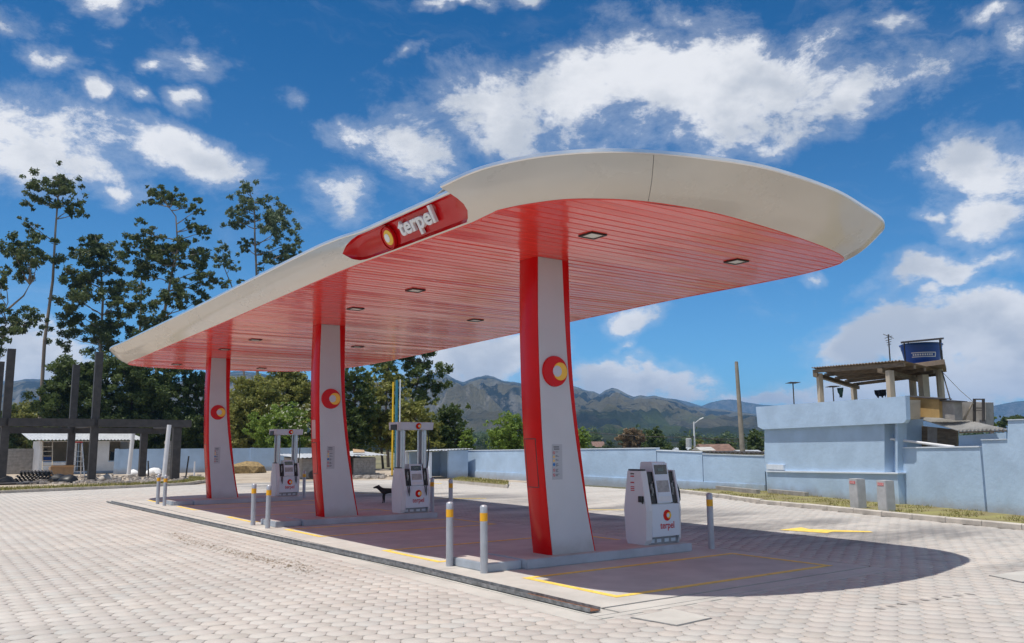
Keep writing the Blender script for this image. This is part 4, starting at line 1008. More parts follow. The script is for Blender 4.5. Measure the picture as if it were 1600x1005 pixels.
for r_ in range(8):
    for k_ in range(13):
        x = k_*.38-(r_ % 2)*.19; x0, x1 = max(0, x), min(L, x+.38)
        for a, c in ((x0, min(x1, 2.65)), (max(x0, 3.15), x1)):
            if c-a > .05: shed_block(a, c, r_*.14)
MB().box((0, .03, 0), (2.64, .11, 1.12)).build('mortar', MORT, sh); MB().box((3.16, .03, 0), (L, .11, 1.12)).build('mortar', MORT, sh)
MB().box((.01, 2.8, 0), (L, 2.95, 1.2)).build('back_wall', BLOCK, sh); MB().box((.0, .145, 0), (.14, 2.79, 1.15)).build('side_wall', BLOCK, sh); MB().box((L-.14, .145, 0), (L, 2.79, 1.15)).build('side_wall', BLOCK, sh)
sb2 = Vector((18.6, 46.5, 0))
corrugated('roof_sheet', [sb2+Vector((-.5, -.45, 1.17)), sb2+Vector((2.6, -.5, 1.2)), sb2+Vector((2.6, 3.2, 1.38)), sb2+Vector((-.5, 3.2, 1.36))], ZINC, sh, sb2, 12, .02)
corrugated('roof_sheet', [sb2+Vector((2.45, -.35, 1.24)), sb2+Vector((5.2, -.3, 1.27)), sb2+Vector((5.2, 3.2, 1.5)), sb2+Vector((2.45, 3.2, 1.45))], ZINC, sh, sb2, 11, .02)
o = MB().prism([(0, 0, 0), (.8, .1, .0), (1.0, .6, .12), (.3, .7, .2)], (0, 0, .04)).build('roof_plank', CARD, sh, loc=(3.2, .2, 1.42))
for k_, (u, c_, lab, vt) in enumerate(((612.5, YELE, 'tall thin yellow pole by the block shed', 597), (618.3, M('teal_paint', (.02, .16, .24), .5), 'tall teal pole between the yellow and white poles', 594), (623.5, PIPEW, 'tall thin white pole by the middle dispenser', 593))):
    g0 = atz(u, 744, 0); t_ = atd(u, vt, g0.dot(FH)); t = thing('coloured_pole', lab, 'pole', g0, group='coloured poles by the shed')
    MB().tube([(0, 0, 0), (0, 0, t_.z)], (.055, .055, .04)[k_] if k_ != 1 else .09, 8).build('shaft', c_, t, smooth=True); MB().box((-.14, -.14, 0), (.14, .14, .05)).build('base_plate', STEEL, t)
mx = thing('cement_mixer', 'small red site machine with black wheel in front of the block shed', 'machine', (18.7, 45.2, 0))
MB().box((.2, 0, .15), (.75, .5, .62)).build('body', M('machine_red', (.24, .02, .02), .5, var=.2), mx, bevel=.04)
b = MB(); b.lathe([(.10, -.06), (.25, -.06), (.25, .06), (.10, .06)], seg=18); b.v = [(x, z, y+.25) for x, y, z in b.v]; b.build('wheel', BLACK, mx, smooth=True)
MB().tube([(.25, .05, .6), (.2, .0, .95), (.75, .0, .95), (.72, .05, .6)], .025, 6).build('handle', MATS['machine_red'], mx)
for xx in (.25, .68): MB().box((xx, .1, 0), (xx+.06, .16, .16)).build('foot', BLACK, mx)
MB().box((-.0, -.02, .23), (.2, .02, .27)).build('axle', STEEL, mx)
# ------------------------------------------------------------------ dog
def skin_mesh(name, verts, edges, rads, root=0, sub=2):
    me = bpy.data.meshes.new(name); me.from_pydata(verts, edges, []); o = bpy.data.objects.new(name, me); C.objects.link(o)
    md = o.modifiers.new('skin', 'SKIN'); md.use_smooth_shade = True
    for i, r_ in enumerate(rads): me.skin_vertices[0].data[i].radius = (r_, r_)
    me.skin_vertices[0].data[root].use_root = True
    o.modifiers.new('sub', 'SUBSURF').levels = sub; o.modifiers['sub'].render_levels = sub
    dg = bpy.context.evaluated_depsgraph_get(); m2 = bpy.data.meshes.new_from_object(o.evaluated_get(dg)); bpy.data.objects.remove(o); return m2
FUR = M('black_fur', (.012, .011, .010), .7, var=.3, scale=30, bump=.3)
V_ = [(0, 0, .40), (-.16, 0, .405), (-.30, 0, .39), (-.40, 0, .44), (-.47, 0, .52), (-.55, 0, .535), (-.63, 0, .515), (-.67, 0, .508),
      (.14, 0, .40), (.24, 0, .43), (.32, 0, .50),
      (-.29, .06, .30), (-.28, .065, .20), (-.275, .065, .10), (-.28, .065, .018), (-.30, .065, .014),
      (-.31, -.06, .30), (-.34, -.065, .20), (-.335, -.065, .10), (-.345, -.065, .018), (-.37, -.065, .014),
      (.13, .06, .31), (.09, .065, .22), (.16, .065, .13), (.15, .065, .018), (.125, .065, .014),
      (.15, -.06, .31), (.12, -.065, .22), (.20, -.065, .13), (.19, -.065, .018), (.165, -.065, .014),
      (.36, 0, .58), (-.50, .035, .60), (-.50, -.035, .60)]
E_ = [(0, 1), (1, 2), (2, 3), (3, 4), (4, 5), (5, 6), (6, 7), (0, 8), (8, 9), (9, 10), (10, 31), (2, 11), (11, 12), (12, 13), (13, 14), (14, 15), (2, 16), (16, 17), (17, 18), (18, 19), (19, 20), (8, 21), (21, 22), (22, 23), (23, 24), (24, 25), (8, 26), (26, 27), (27, 28), (28, 29), (29, 30), (4, 32), (4, 33)]
RD = [.085, .10, .11, .07, .065, .05, .03, .02, .09, .035, .02] + [.05, .03, .022, .02, .02]*2 + [.06, .038, .024, .02, .02]*2 + [.012, .014, .014]
me = skin_mesh('dog', V_, E_, RD, 0, 2); me.materials.append(FUR)
gd = atz(603, 786, 0)
o = obj('dog', me, None, (gd.x+.22, gd.y-.05, 0)); o.rotation_euler = (0, 0, R(-20)); o.scale = (.95, .95, .95)
tag(o, 'small black dog standing in side view behind the middle dispenser', 'dog')

# ------------------------------------------------------------------ building site at the left
FY, BY = 51.5, 57.5
fr = thing('unfinished_building', 'dark unfinished steel structure of tall posts and beams at the building site', 'structure', (8, FY, 0))
fb = Vector((8, FY, 0))
def post(u, vt, vb, y_, hw, z_top=None):
    p = aty(u, vb, y_); zt = z_top or aty(u+(0), vt, y_).z
    MB().box((p.x-hw-fb.x, y_-hw-fb.y, 0), (p.x+hw-fb.x, y_+hw-fb.y, zt)).build('post', STRUC, fr)
    return p
def beam(u0, u1, vt, vb, y_, hw):
    a, b_ = aty(u0, vt, y_), aty(u1, vt, y_); zt = a.z; zb = aty(u0, vb, y_).z
    MB().box((a.x-fb.x, y_-hw-fb.y, zb), (b_.x-fb.x, y_+hw-fb.y, zt)).build('beam', STRUC, fr)
    return zb, zt
ZB0, ZB1 = aty(150, 667, FY).z, aty(150, 655, FY).z
for (u, vt) in ((10, 545), (149, 550)): post(u, vt, 650, FY, .19)
post(-5, 565, 650, BY, .17); post(114, 570, 650, BY, .19)
post(275, 664, 700, FY, .22, ZB0-.004); post(224, 672, 700, BY, .2, aty(224, 672, BY).z-.004)
for (u0, u1) in ((-60, 8), (13, 146), (152.5, 297)):
    a, b_ = aty(u0, 655, FY), aty(u1, 655, FY); MB().box((a.x-fb.x, -.20-.18, ZB0), (b_.x-fb.x, -.20, ZB1)).build('beam', STRUC, fr)
    MB().box((a.x-fb.x, .20, ZB0), (b_.x-fb.x, .36, ZB1-.02)).build('beam', STRUC, fr)
zt = aty(150, 668.5, BY).z
for (u0, u1) in ((-60, 112), (116, 280)):
    a, b_ = aty(u0, 668, BY), aty(u1, 668, BY); MB().box((a.x-fb.x, BY-FY-.36, zt-.36), (b_.x-fb.x, BY-FY-.20, zt)).build('beam', STRUC, fr)
for u in (10, 149, 280):
    x = aty(u, 650, FY).x-fb.x; MB().box((x-.12, .365, ZB0+.02), (x+.12, BY-FY-.365, ZB0+.30)).build('cross_beam', STRUC, fr)
# white hut
HY = 68.0
hx0, hx1 = aty(60, 735, HY).x, aty(206, 735, HY).x; W_ = hx1-hx0; he = aty(120, 689, HY).z
hut = thing('site_hut', 'small white plastered hut with corrugated roof and open windows at the building site', 'hut', (hx0, HY, 0))
def hx(u): return aty(u, 700, HY).x-hx0
def hz(v): return aty(120, v, HY).z
zs0, zs1 = hz(722), hz(690)
segs = [(0, hx(67), None), (hx(67), hx(105), (zs0, zs1)), (hx(105), hx(120), None), (hx(120), hx(143), (-.1, zs1)), (hx(143), hx(171), None), (hx(171), hx(202), (zs0, zs1)), (hx(202), W_, None)]
for a, b_, op in segs:
    if op is None: MB().box((a, 0, 0), (b_, .15, he)).build('front_wall', WHITEW, hut)
    else:
        if op[0] > 0: MB().box((a, 0, 0), (b_, .15, op[0])).build('front_wall', WHITEW, hut); MB().box((a-.03, -.05, op[0]), (b_+.03, .2, op[0]+.05)).build('sill', BLUEW, hut)
        if he-op[1] > .02: MB().box((a, 0, op[1]), (b_, .15, he)).build('lintel', WHITEW, hut)
MB().box((0, .151, 0), (.15, 4.0, he)).build('side_wall', WHITEW, hut); MB().box((W_-.15, .151, 0), (W_, 4.0, he)).build('side_wall', WHITEW, hut)
MB().box((0, 4.001, 0), (W_, 4.15, he)).build('back_wall', BEIGE, hut); MB().box((.15, .15, -.02), (W_-.15, 4, .03)).build('floor', CONC, hut)
MB().box((-.01, -.012, 0), (W_, -.002, .16)).build('base_band', MATS['pale_blue_render'], hut)
bb = Vector((hx0, HY, 0))
corrugated('roof', [bb+Vector((-.8, -1.0, he+.06)), bb+Vector((W_+.7, -1.0, he+.06)), bb+Vector((W_+.7, 4.5, he+.62)), bb+Vector((-.8, 4.5, he+.62))], ZINC, hut, bb, 34, .03)
MB().box((hx(178), 1.2, .9), (hx(190), 1.25, 1.5)).build('window_board', GLASSD, hut); MB().box((hx(123), .3, 0), (hx(124.5), .36, zs1)).build('door_frame', BLUEW, hut)
MB().box((hx(72), .9, .85), (hx(84), .95, 1.2)).build('window_board', TANK, hut)
# ladders
def ladder(loc, label, h, wd, lean, mat, step=False, rz=0.):
    t = thing('stepladder' if step else 'ladder', label, 'ladder', loc, rz)
    for s_ in (-1, 1): MB().tube([(s_*wd, 0, 0), (s_*wd*(.55 if step else 1), lean, h)], .035, 6).build('rail', SILV if step else BEIGE, t)
    for k in range(1, int(h/.32)):
        f = k*.32/h; w2 = wd*(1-.45*f) if step else wd
        MB().box((-w2, lean*f-.03, h*f-.02), (w2, lean*f+.03, h*f+.02)).build('rung', SILV if step else BEIGE, t)
    if step:
        MB().box((-wd*.6, lean-.08, h), (wd*.6, lean+.12, h+.09)).build('top_cap', M('ladder_red', (.45, .03, .03), .5), t)
        for s_ in (-1, 1): MB().tube([(s_*wd*.5, lean+.08, h-.05), (s_*wd, lean+.95, 0)], .03, 6).build('rear_leg', SILV, t)
p = aty(117, 736, 62.0); ladder((p.x, 61.0, 0), 'aluminium stepladder with red top standing in front of the hut', 2.15, .42, .45, SILV, True)
p = aty(75, 730, 66.5); ladder((p.x, 66.6, 0), 'plain ladder leaning against the hut left of the doorway', 2.35, .3, 1.0, BEIGE)
# sheet pile, boxes, rubble
t = thing('sheet_pile', 'stack of dark corrugated sheets lying on the ground at the building site', 'sheet stack', (aty(52, 750, 54).x, 54, 0))
for k in range(7):
    b0_ = Vector((random.gauss(0, .08), random.gauss(0, .05), .02+k*.085)); L_ = 2.0-.05*k
    corrugated('sheet', [Vector(t.location)+b0_+Vector((-L_/2, -.6, 0)), Vector(t.location)+b0_+Vector((L_/2-.1, -.6, 0)), Vector(t.location)+b0_+Vector((L_/2, .7, .03)), Vector(t.location)+b0_+Vector((-L_/2+.2, .7, .03))], STRUC, t, Vector(t.location), 9, .03, .02)
t = thing('loose_sheet', 'single dark sheet lying flat left of the sheet stack', 'sheet', (aty(33, 757, 50.5).x, 50.8, .02)); MB().prism([(-1.4, -.3, 0), (1.1, -.55, .02), (1.3, .5, .05), (-1.2, .5, .03)], (0, 0, .03)).build('sheet', STRUC, t)
t = thing('cardboard_box', 'open brown cardboard box in front of the white hut', 'box', (aty(95, 742, 57).x, 57, 0)); MB().box((-.62, -.4, 0), (.62, .4, .72)).build('carton', CARD, t); MB().prism([(-.62, -.4, .725), (.62, -.4, .725), (.62, -.75, .80), (-.62, -.75, .80)], (0, 0, .02)).build('flap', CARD, t)
def lump(r_, sq=.6, n=1):
    bm = bmesh.new(); bmesh.ops.create_icosphere(bm, subdivisions=2, radius=r_)
    for v in bm.verts:
        k = 1+.35*mnoise.noise(v.co*2.3/r_*.5+Vector((n*7.1, n*3.3, n))); v.co *= k; v.co.z = max(-.2*r_, v.co.z*sq)
    me = bpy.data.meshes.new('lump'); bm.to_mesh(me); bm.free(); return me
for k, (u, v, r_, mm, lab, cat) in enumerate(((93, 754, .55, BLACK, 'black plastic sack heaped beside the sheet stack', 'sack'), (107, 755, .5, BLACK, 'rightmost black plastic sack beside the site post', 'sack'), (166, 752, .42, ROCK, 'rounded boulder on the ground right of the site posts', 'boulder'),
        (8, 757, .5, STRUC, 'dark heap at the foot of the leftmost site post', 'heap'), (240, 742, .55, WHITEW, 'pale heap of sacks before the far blue wall', 'sack'), (208, 743, .4, WHITEW, 'small white sack at the foot of the white pipe', 'sack'))):
    p = atz(u, v-1, 0); me = lump(r_, .7, k); me.materials.append(mm); smooth_mesh(me, 50); o = obj(cat, me, None, (p.x, p.y, .05)); tag(o, lab, cat)
me = lump(1.5, .55, 9); me.materials.append(M('straw_heap', (.26, .18, .08), .95, var=.4, scale=6, bump=1.)); p = aty(385, 739, 61); o = obj('soil_heap', me, None, (p.x, 61, 0)); tag(o, 'brown heap of soil and dry brush before the far blue wall', 'heap')
b = MB(); 
for _ in range(420):
    u = random.uniform(40, 330); v = random.uniform(744, 756); p = atz(u, v, 0); s_ = random.uniform(.04, .2); a = random.random()*3
    c, sn = math.cos(a)*s_, math.sin(a)*s_; q = [(p.x+c, p.y+sn), (p.x-sn*.7, p.y+c*.7), (p.x-c, p.y-sn), (p.x+sn*.7, p.y-c*.7)]
    b.prism([Vector((x, y, 0)) for x, y in q], (random.gauss(0, .02), 0, s_*random.uniform(.3, .9)))
tag(b.build('rubble', ROCK), 'loose rubble and broken blocks scattered over the building site', 'rubble', kind='stuff')
b = MB()
for _ in range(160):
    u = random.uniform(545, 600); v = random.uniform(742, 748); p = atz(u, v, 0); s_ = random.uniform(.05, .22)
    b.prism([Vector((p.x+s_, p.y, 0)), Vector((p.x, p.y+s_, 0)), Vector((p.x-s_, p.y, 0)), Vector((p.x, p.y-s_, 0))], (0, 0, s_*.7))
tag(b.build('rubble', ROCK), 'loose rubble in front of the block shed', 'rubble', kind='stuff')
for (u0, v0, u1, v1, y_, r_, lab) in ((201, 741, 208.5, 673, 60, .13, 'slanting white pipe standing at the right end of the hut'), (256, 745, 264.5, 664, 50.2, .12, 'tall white pipe standing behind the far bollards')):
    p, q = aty(u0, v0, y_), aty(u1, v1, y_); t = thing('white_pipe', lab, 'pipe', (p.x, y_, 0)); MB().tube([(0, 0, max(0, p.z)), (q.x-p.x, 0, q.z)], r_, 10).build('pipe', PIPEW, t, smooth=True); MB().tube([(q.x-p.x, 0, q.z), (q.x-p.x, 0, q.z+.02)], r_*.7, 10).build('rim', DARK, t)
t = thing('block_pier', 'rough unfinished block pier with bare rods beside the short site post', 'pier', (aty(262, 740, 53.5).x, 53.5, 0))
for k in range(11): MB().box((-.2+random.gauss(0, .02), -.2, k*.2+.005), (.2+random.gauss(0, .02), .2, k*.2+.195)).build('block', BLOCK, t)
for x in (-.12, .12): MB().tube([(x, 0, 2.2), (x*1.2, .02, 3.1)], .014, 5).build('rod', STRUC, t)
for k, (u, v, h) in enumerate(((232, 746, 1.0), (290, 748, 1.3), (303, 749, 1.0))):
    p = atz(u, v, 0); t = thing('stake', ['short dark stake leaning by the middle short site post', 'dark slanting stake right of the short site post', 'short pale stake at the right end of the site verge'][k], 'stake', p); MB().tube([(0, 0, 0), (.12*(1 if k == 1 else -.6 if k == 0 else .02), 0, h)], .045, 6).build('shaft', (STRUC, STRUC, PIPEW)[k], t)
t = thing('lane_divider', 'low concrete planter strip with dry grass before the long blue wall', 'planter', tuple(atz(745, 757)))
c_ = Vector(t.location); q = [atz(*p) for p in ((700, 754), (793, 763), (795, 757), (722, 750))]
MB().prism([Vector((p.x, p.y, 0))-c_ for p in q], (0, 0, .13)).build('kerb_body', KERB, t)
MB().prism([Vector((p.x, p.y, .132))-c_ for p in [(x-c_)*.93+c_ for x in q]], (0, 0, .02)).build('turf', GRASSG, t)
gp = []
for _ in range(1500):
    f, g = random.random(), random.random(); p = q[0].lerp(q[1], f).lerp(q[3].lerp(q[2], f), g); gp.append((p.x, p.y, .14))
tag(blades('divider_grass', gp, GR, .10, .015), 'dry grass tufts growing in the planter strip')
for (p_, q_) in (((671, 756), (690, 756)), ((711, 752), (733, 752))):
    p, q = atz(*p_), atz(*q_); d = (q-p).normalized(); n = Vector((-d.y, d.x, 0))*.12
    t_ = MB(); t_.prism([p+n, q+n, q-n, p-n], (0, 0, .012)); tag(t_.build('painted_line', YEL), kind='structure')
# debris streak on the paving
b = MB()
for _ in range(1100):
    f = random.random(); u = 266+f*225+random.gauss(0, 9); v = 834+f*62+random.gauss(0, 2.6)*(.5+f)+(3*math.sin(f*5)); p = atz(u, v, .002); s_ = random.uniform(.004, .020)*(2.2 if random.random() < .06 else 1); a = random.random()*3.14
    d1 = Vector((math.cos(a), math.sin(a), 0))*s_; d2 = Vector((-math.sin(a), math.cos(a), 0))*s_*random.uniform(.15, .7)
    b.add([p+d1, p+d2, p-d1, p-d2+Vector((0, 0, s_*.2)), p+Vector((0, 0, s_*.5))], [(0, 1, 4), (1, 2, 4), (2, 3, 4), (3, 0, 4)])
tag(b.build('leaf_litter', M('litter', (.24, .19, .14), .95, var=.4, scale=30)), 'thin streak of dry soil and leaf litter on the paving', 'litter', kind='stuff')
b = MB()
for k in range(9):
    u = 1375+k*17.5; v = 951-k*3.0-1.5*math.sin(k*.5); p = atz(u, v, .0042); b.add([p+Vector((-.035, -.02, 0)), p+Vector((.02, -.06, 0)), p+Vector((.05, .03, 0)), p+Vector((-.01, .07, 0))], [(0, 1, 2, 3)])
tag(b.build('tyre_mark', M('tyre_rubber_mark', (.27, .25, .235), .9, var=.2, scale=20)), kind='structure')

# ------------------------------------------------------------------ trees
EUC = leafmat('eucalyptus_leaf', (.050, .080, .030), (.105, .140, .050), (.165, .145, .075))
EUCG = leafmat('eucalyptus_leaf_grey', (.070, .110, .060), (.135, .185, .10), (.21, .24, .15))
DKG = leafmat('dark_leaf', (.045, .075, .022), (.095, .135, .038), (.16, .19, .065))
MIDG = leafmat('scrub_leaf', (.15, .165, .038), (.27, .275, .07), (.35, .30, .12))
BRI = leafmat('bright_leaf', (.11, .18, .026), (.21, .30, .052), (.32, .37, .10))
BRN = leafmat('bare_brown_twig', (.16, .10, .05), (.22, .15, .08), (.30, .22, .12), .1)
WFL = leafmat('white_flower', (.55, .56, .42), (.65, .66, .50), (.75, .75, .62), .2)
def leafcloud(name, clumps, mat, parent, origin, size, dens, droop=.0, slim=.42):
    if name == 'crown': dens *= 8.5; size *= .76
    """clumps: list of (centre, radius xyz); leaf quads spread through each clump's volume"""
    Cn, Rn, Sd = [], [], []
    for c, r_ in clumps:
        rr = np.array(r_); n = max(6, int(dens*(rr[0]*rr[1]+rr[0]*rr[2]+rr[1]*rr[2])/3))
        d = rng.normal(size=(n, 3)); d /= np.linalg.norm(d, axis=1)[:, None]; rad = rng.random(n)**.45
        Cn.append(np.array(c)+d*rad[:, None]*rr*(1+.25*rng.normal(size=(n, 1))*.6)); Sd.append(np.clip(rng.random()*.45+rng.random(n)*.55, 0, 1))
    P_ = np.concatenate(Cn); sd = np.concatenate(Sd); n = len(P_)
    a = rng.normal(size=(n, 3)); a[:, 2] = a[:, 2]*(1-droop)-droop*1.5; a /= np.linalg.norm(a, axis=1)[:, None]
    b = np.cross(a, rng.normal(size=(n, 3))); b /= np.linalg.norm(b, axis=1)[:, None]
    L = (size*(.6+.8*rng.random(n)))[:, None]
    V = np.stack([P_-a*L*.5, P_+b*L*slim*.5, P_+a*L*.5, P_-b*L*slim*.5], 1)-np.array(origin)
    me = bpy.data.meshes.new(name); me.vertices.add(4*n); me.vertices.foreach_set('co', V.ravel()); me.loops.add(4*n); me.loops.foreach_set('vertex_index', np.arange(4*n))
    me.polygons.add(n); me.polygons.foreach_set('loop_start', np.arange(n)*4); me.polygons.foreach_set('loop_total', np.full(n, 4)); me.update(calc_edges=True)
    at = me.attributes.new('rnd', 'FLOAT', 'POINT'); at.data.foreach_set('value', np.repeat(sd, 4).astype(np.float32)); me.materials.append(mat)
    return obj(name, me, parent)
def limb(b, p, q, r0, r1, wob=.06, seg=6, n=5):
    L = (q-p).length; pts = []; rd = []
    for i in range(n+1):
        f = i/n; x = p.lerp(q, f)
        if 0 < i < n: x = x+Vector((random.gauss(0, 1), random.gauss(0, 1), random.gauss(0, .4)))*L*wob*.5
        pts.append(x); rd.append(r0+(r1-r0)*f)
    b.tube(pts, rd, seg); return pts
Z = lambda x, y_: (x/3.2, 220+y_/3.2)           # reading scale of the enlarged tree crops
def tree(label, D, trunk_px, clumps_px, mat, size=.42, dens=55, bark=BARK, r0=.22, zoomed=True, group=None, droop=.5, name='eucalyptus_tree', deep=1.0, spread=1.0):
    f = (lambda u, v: Z(u, v)) if zoomed else (lambda u, v: (u, v)); ks = 3.2 if zoomed else 1.0
    tp = [atd(*f(u, v), D) for u, v in trunk_px]
    g0 = Vector((tp[0].x, tp[0].y, 0)); t = thing(name, label, 'tree', g0, group=group)
    b = MB(); pts = [Vector((0, 0, -.2))]+[p-g0 for p in tp]
    jit = [p+Vector((random.gauss(0, .12), random.gauss(0, .12), 0)) if 0 < i < len(pts)-1 else p for i, p in enumerate(pts)]
    nn = len(jit); b.tube(jit, [r0*(1-.85*i/(nn-1)) for i in range(nn)], 8)
    cl = []
    for (u, v, r_) in clumps_px:
        c = atd(*f(u, v), D); rad = r_/ks/FPX*D
        c = c+FH*random.gauss(0, 1)*rad*1.1*deep
        sub = 12
        for _ in range(sub):
            o = Vector((random.gauss(0, 1), random.gauss(0, 1), random.gauss(0, .8)))*rad*.72*spread
            k = rad*random.uniform(.26, .5); cl.append((tuple(c+o), (k, k, k*.8)))
        # branch from the nearest lower trunk point
        best = min(jit, key=lambda p: (p+g0-c).length+(3*max(0, p.z-c.z+.6)))
        bp = best
        for a, e in zip(jit[:-1], jit[1:]):
            for q in (.25, .5, .75):
                m = a.lerp(e, q)
                if m.z < c.z-.25*(m+g0-c).length*.6 and (m+g0-c).length < (bp+g0-c).length+1.5: bp = m if (m+g0-c).length+max(0, (m.z-c.z+1.5)) < (bp+g0-c).length+max(0, (bp.z-c.z+1.5))+.6 else bp
        limb(b, bp, c-g0, max(.025, r0*.28), .015, .07, 5)
    tr = b.build('trunk', bark, t, smooth=True)
    leafcloud('crown', cl, mat, t, g0, size, dens, droop)
    return t
EG = 'tall eucalyptus trees behind the building site'
tree('tallest slender eucalyptus at left with a bare trunk and small high crown', 82, [(190, 1640), (225, 1000), (262, 700), (285, 450), (292, 230), (285, 160)],
     [(265, 185, 55), (215, 240, 45), (325, 215, 40), (335, 265, 45), (190, 310, 45), (225, 300, 30), (370, 330, 42), (300, 330, 28), (155, 420, 33), (400, 370, 32), (290, 610, 26), (255, 230, 40), (345, 300, 40)], EUC, group=EG)
tree('leaning eucalyptus with a rounded crown left of the tallest one', 78, [(-160, 1640), (-60, 900), (40, 835), (110, 775), (160, 700)],
     [(120, 525, 65), (70, 540, 50), (180, 550, 50), (90, 600, 55), (190, 610, 45), (110, 680, 35), (150, 640, 45), (225, 590, 30)], EUC, group=EG)
tree('low eucalyptus crown cut off by the left edge of the picture', 74, [(-40, 1640), (-10, 1100), (30, 900)],
     [(20, 700, 45), (-20, 760, 50), (30, 900, 70), (110, 850, 50), (-30, 860, 60), (60, 960, 60), (0, 1010, 60), (130, 900, 40), (10, 650, 25)], EUC, group=EG)
tree('broad dense eucalyptus right of the tallest slender one', 84, [(500, 1640), (500, 1100), (505, 800), (490, 560), (475, 480)],
     [(470, 490, 45), (430, 500, 35), (370, 560, 32), (480, 560, 55), (540, 570, 45), (490, 640, 75), (570, 620, 55), (450, 700, 60), (550, 730, 75), (600, 810, 70), (500, 830, 85), (400, 860, 65), (350, 770, 45), (320, 890, 50), (630, 900, 55), (540, 950, 80), (420, 960, 75), (400, 690, 45), (650, 830, 40), (330, 980, 50), (600, 1000, 70)], EUC, dens=62, group=EG)
tree('eucalyptus with a bent thin top rising above a bushy middle crown', 80, [(700, 1640), (815, 1000), (825, 850), (850, 660), (888, 540), (875, 380), (835, 320)],
     [(755, 255, 38), (750, 300, 30), (805, 265, 38), (860, 280, 42), (895, 310, 28), (955, 330, 36), (985, 345, 24), (940, 425, 22), (990, 440, 40), (1025, 455, 26), (720, 460, 42), (690, 510, 55), (640, 530, 45), (745, 520, 45), (820, 530, 50), (810, 590, 55), (740, 600, 65), (930, 520, 48), (960, 560, 55), (1012, 560, 36), (1000, 640, 36), (920, 620, 45), (1010, 700, 44), (1075, 700, 36), (960, 760, 60), (880, 750, 36), (850, 790, 45), (1000, 790, 44), (920, 830, 45), (840, 880, 38), (700, 660, 55), (860, 690, 30)], EUC, dens=58, group=EG)
tree('grey green eucalyptus standing alone above the middle of the canopy', 88, [(1300, 1640), (1295, 900), (1290, 670), (1282, 480), (1270, 330), (1240, 230)],
     [(1235, 220, 26), (1240, 265, 42), (1310, 280, 44), (1200, 340, 46), (1260, 335, 45), (1165, 390, 42), (1210, 390, 36), (1360, 365, 62), (1395, 405, 55), (1320, 400, 44), (1240, 500, 33), (1225, 530, 25), (1460, 430, 40), (1475, 500, 36), (1400, 480, 55), (1440, 560, 46), (1340, 560, 42), (1390, 590, 36), (1470, 560, 30), (1335, 620, 30)], EUCG, group=EG)
tree('small thin eucalyptus top peeking over the canopy edge', 92, [(1260, 1640), (1200, 860), (1165, 740), (1125, 640), (1115, 560)], [(1115, 545, 30), (1095, 600, 28), (1165, 630, 28), (1140, 590, 30), (1205, 705, 16)], EUCG, r0=.14, group=EG)
tree('thin dark trunked eucalyptus between the hut and the canopy tip', 90, [(690, 1640), (695, 1000), (700, 780), (705, 700)], [(690, 760, 45), (720, 850, 45), (760, 900, 45), (660, 720, 40), (740, 960, 50), (800, 930, 40), (770, 810, 36)], EUC, group=EG, dens=45)
# nearer leafy trees behind the site, below the eucalyptus crowns
def bushy(label, D, cx, vtop, vbot, hw, mat, n=26, size=.38, dens=60, name='leafy_tree', group=None, bark=BARKD, r0=.16, rk=(.22, .36), flat=1.):
    cl = []; h = vbot-vtop; n = int(n*1.35)
    for _ in range(n):
        f = random.random()**.8; half = hw*(math.sin(math.pi*min(1, .12+f*.88))**.45)*(.55+.5*f)
        cl.append((cx+random.uniform(-1, 1)*half, vtop+h*(.07+.86*f), random.uniform(*rk)*min(hw, h)*flat))
    return tree(label, D, [(cx, 742), (cx+random.gauss(0, 3), (vtop+vbot)/2+20), (cx+random.gauss(0, 4), vtop+h*.25)], cl, mat, size, dens, bark, r0, False, group, .15, name)
SG = 'leafy trees along the far blue wall'
bushy('bushy green tree behind the left end of the white hut', 76, 120, 560, 700, 62, DKG, 34, group=SG)
bushy('dark bushy tree between the tall site posts and the canopy tip', 78, 205, 548, 705, 60, DKG, 34, group=SG)
bushy('dark tree under the canopy tip behind the short site posts', 80, 262, 560, 710, 52, DKG, 32, group=SG)
bushy('dark tree left of the far column', 82, 308, 570, 708, 36, DKG, 24, group=SG)
bushy('grey distant shrub left of the tall site posts', 96, 40, 632, 705, 46, MIDG, 20, group=SG)
bushy('low grey green shrub above the block wall at left', 92, -5, 640, 705, 40, DKG, 14, group=SG)
bushy('olive scrubby tree just right of the far column', 74, 398, 584, 706, 58, MIDG, 34, group=SG)
bushy('tall olive scrubby tree left of the middle column', 78, 458, 574, 706, 62, MIDG, 36, group=SG)
tf = bushy('bright green shrub with white flowers above the far dispenser', 70, 440, 632, 706, 44, BRI, 30, .3, 70, group=SG)
fl = []
for _ in range(70):
    c = atd(random.uniform(410, 488), random.uniform(632, 690), 69+random.gauss(0, .8)); fl.append((tuple(c), (.14, .14, .10)))
tag(leafcloud('flowers', fl, WFL, tf, Vector(tf.location), .16, 420), kind='stuff')
bushy('leafy green tree just right of the middle column', 66, 556, 566, 706, 40, DKG, 36, group=SG)
bushy('dense green tree behind the coloured poles', 70, 598, 575, 708, 42, MIDG, 34, group=SG)
tree('tall dark eucalyptus rising behind the coloured poles', 78, [(655, 745), (650, 690), (640, 640), (655, 590), (665, 560)], [(640, 560, 18), (665, 556, 20), (650, 580, 16), (672, 585, 20), (680, 605, 14), (662, 610, 16), (640, 600, 12), (666, 630, 13), (604, 566, 14), (628, 560, 12), (612, 585, 9), (620, 545, 16), (655, 540, 18)], DKG, .36, 75, BARKD, .2, False, SG, .3, deep=.8)
tree('thin dark trunked eucalyptus left of the coloured poles', 76, [(604, 745), (603, 640), (606, 590), (608, 540)], [(600, 575, 12), (612, 566, 12), (594, 560, 14), (620, 590, 10)], DKG, .36, 60, BARKD, .2, False, SG, .3)
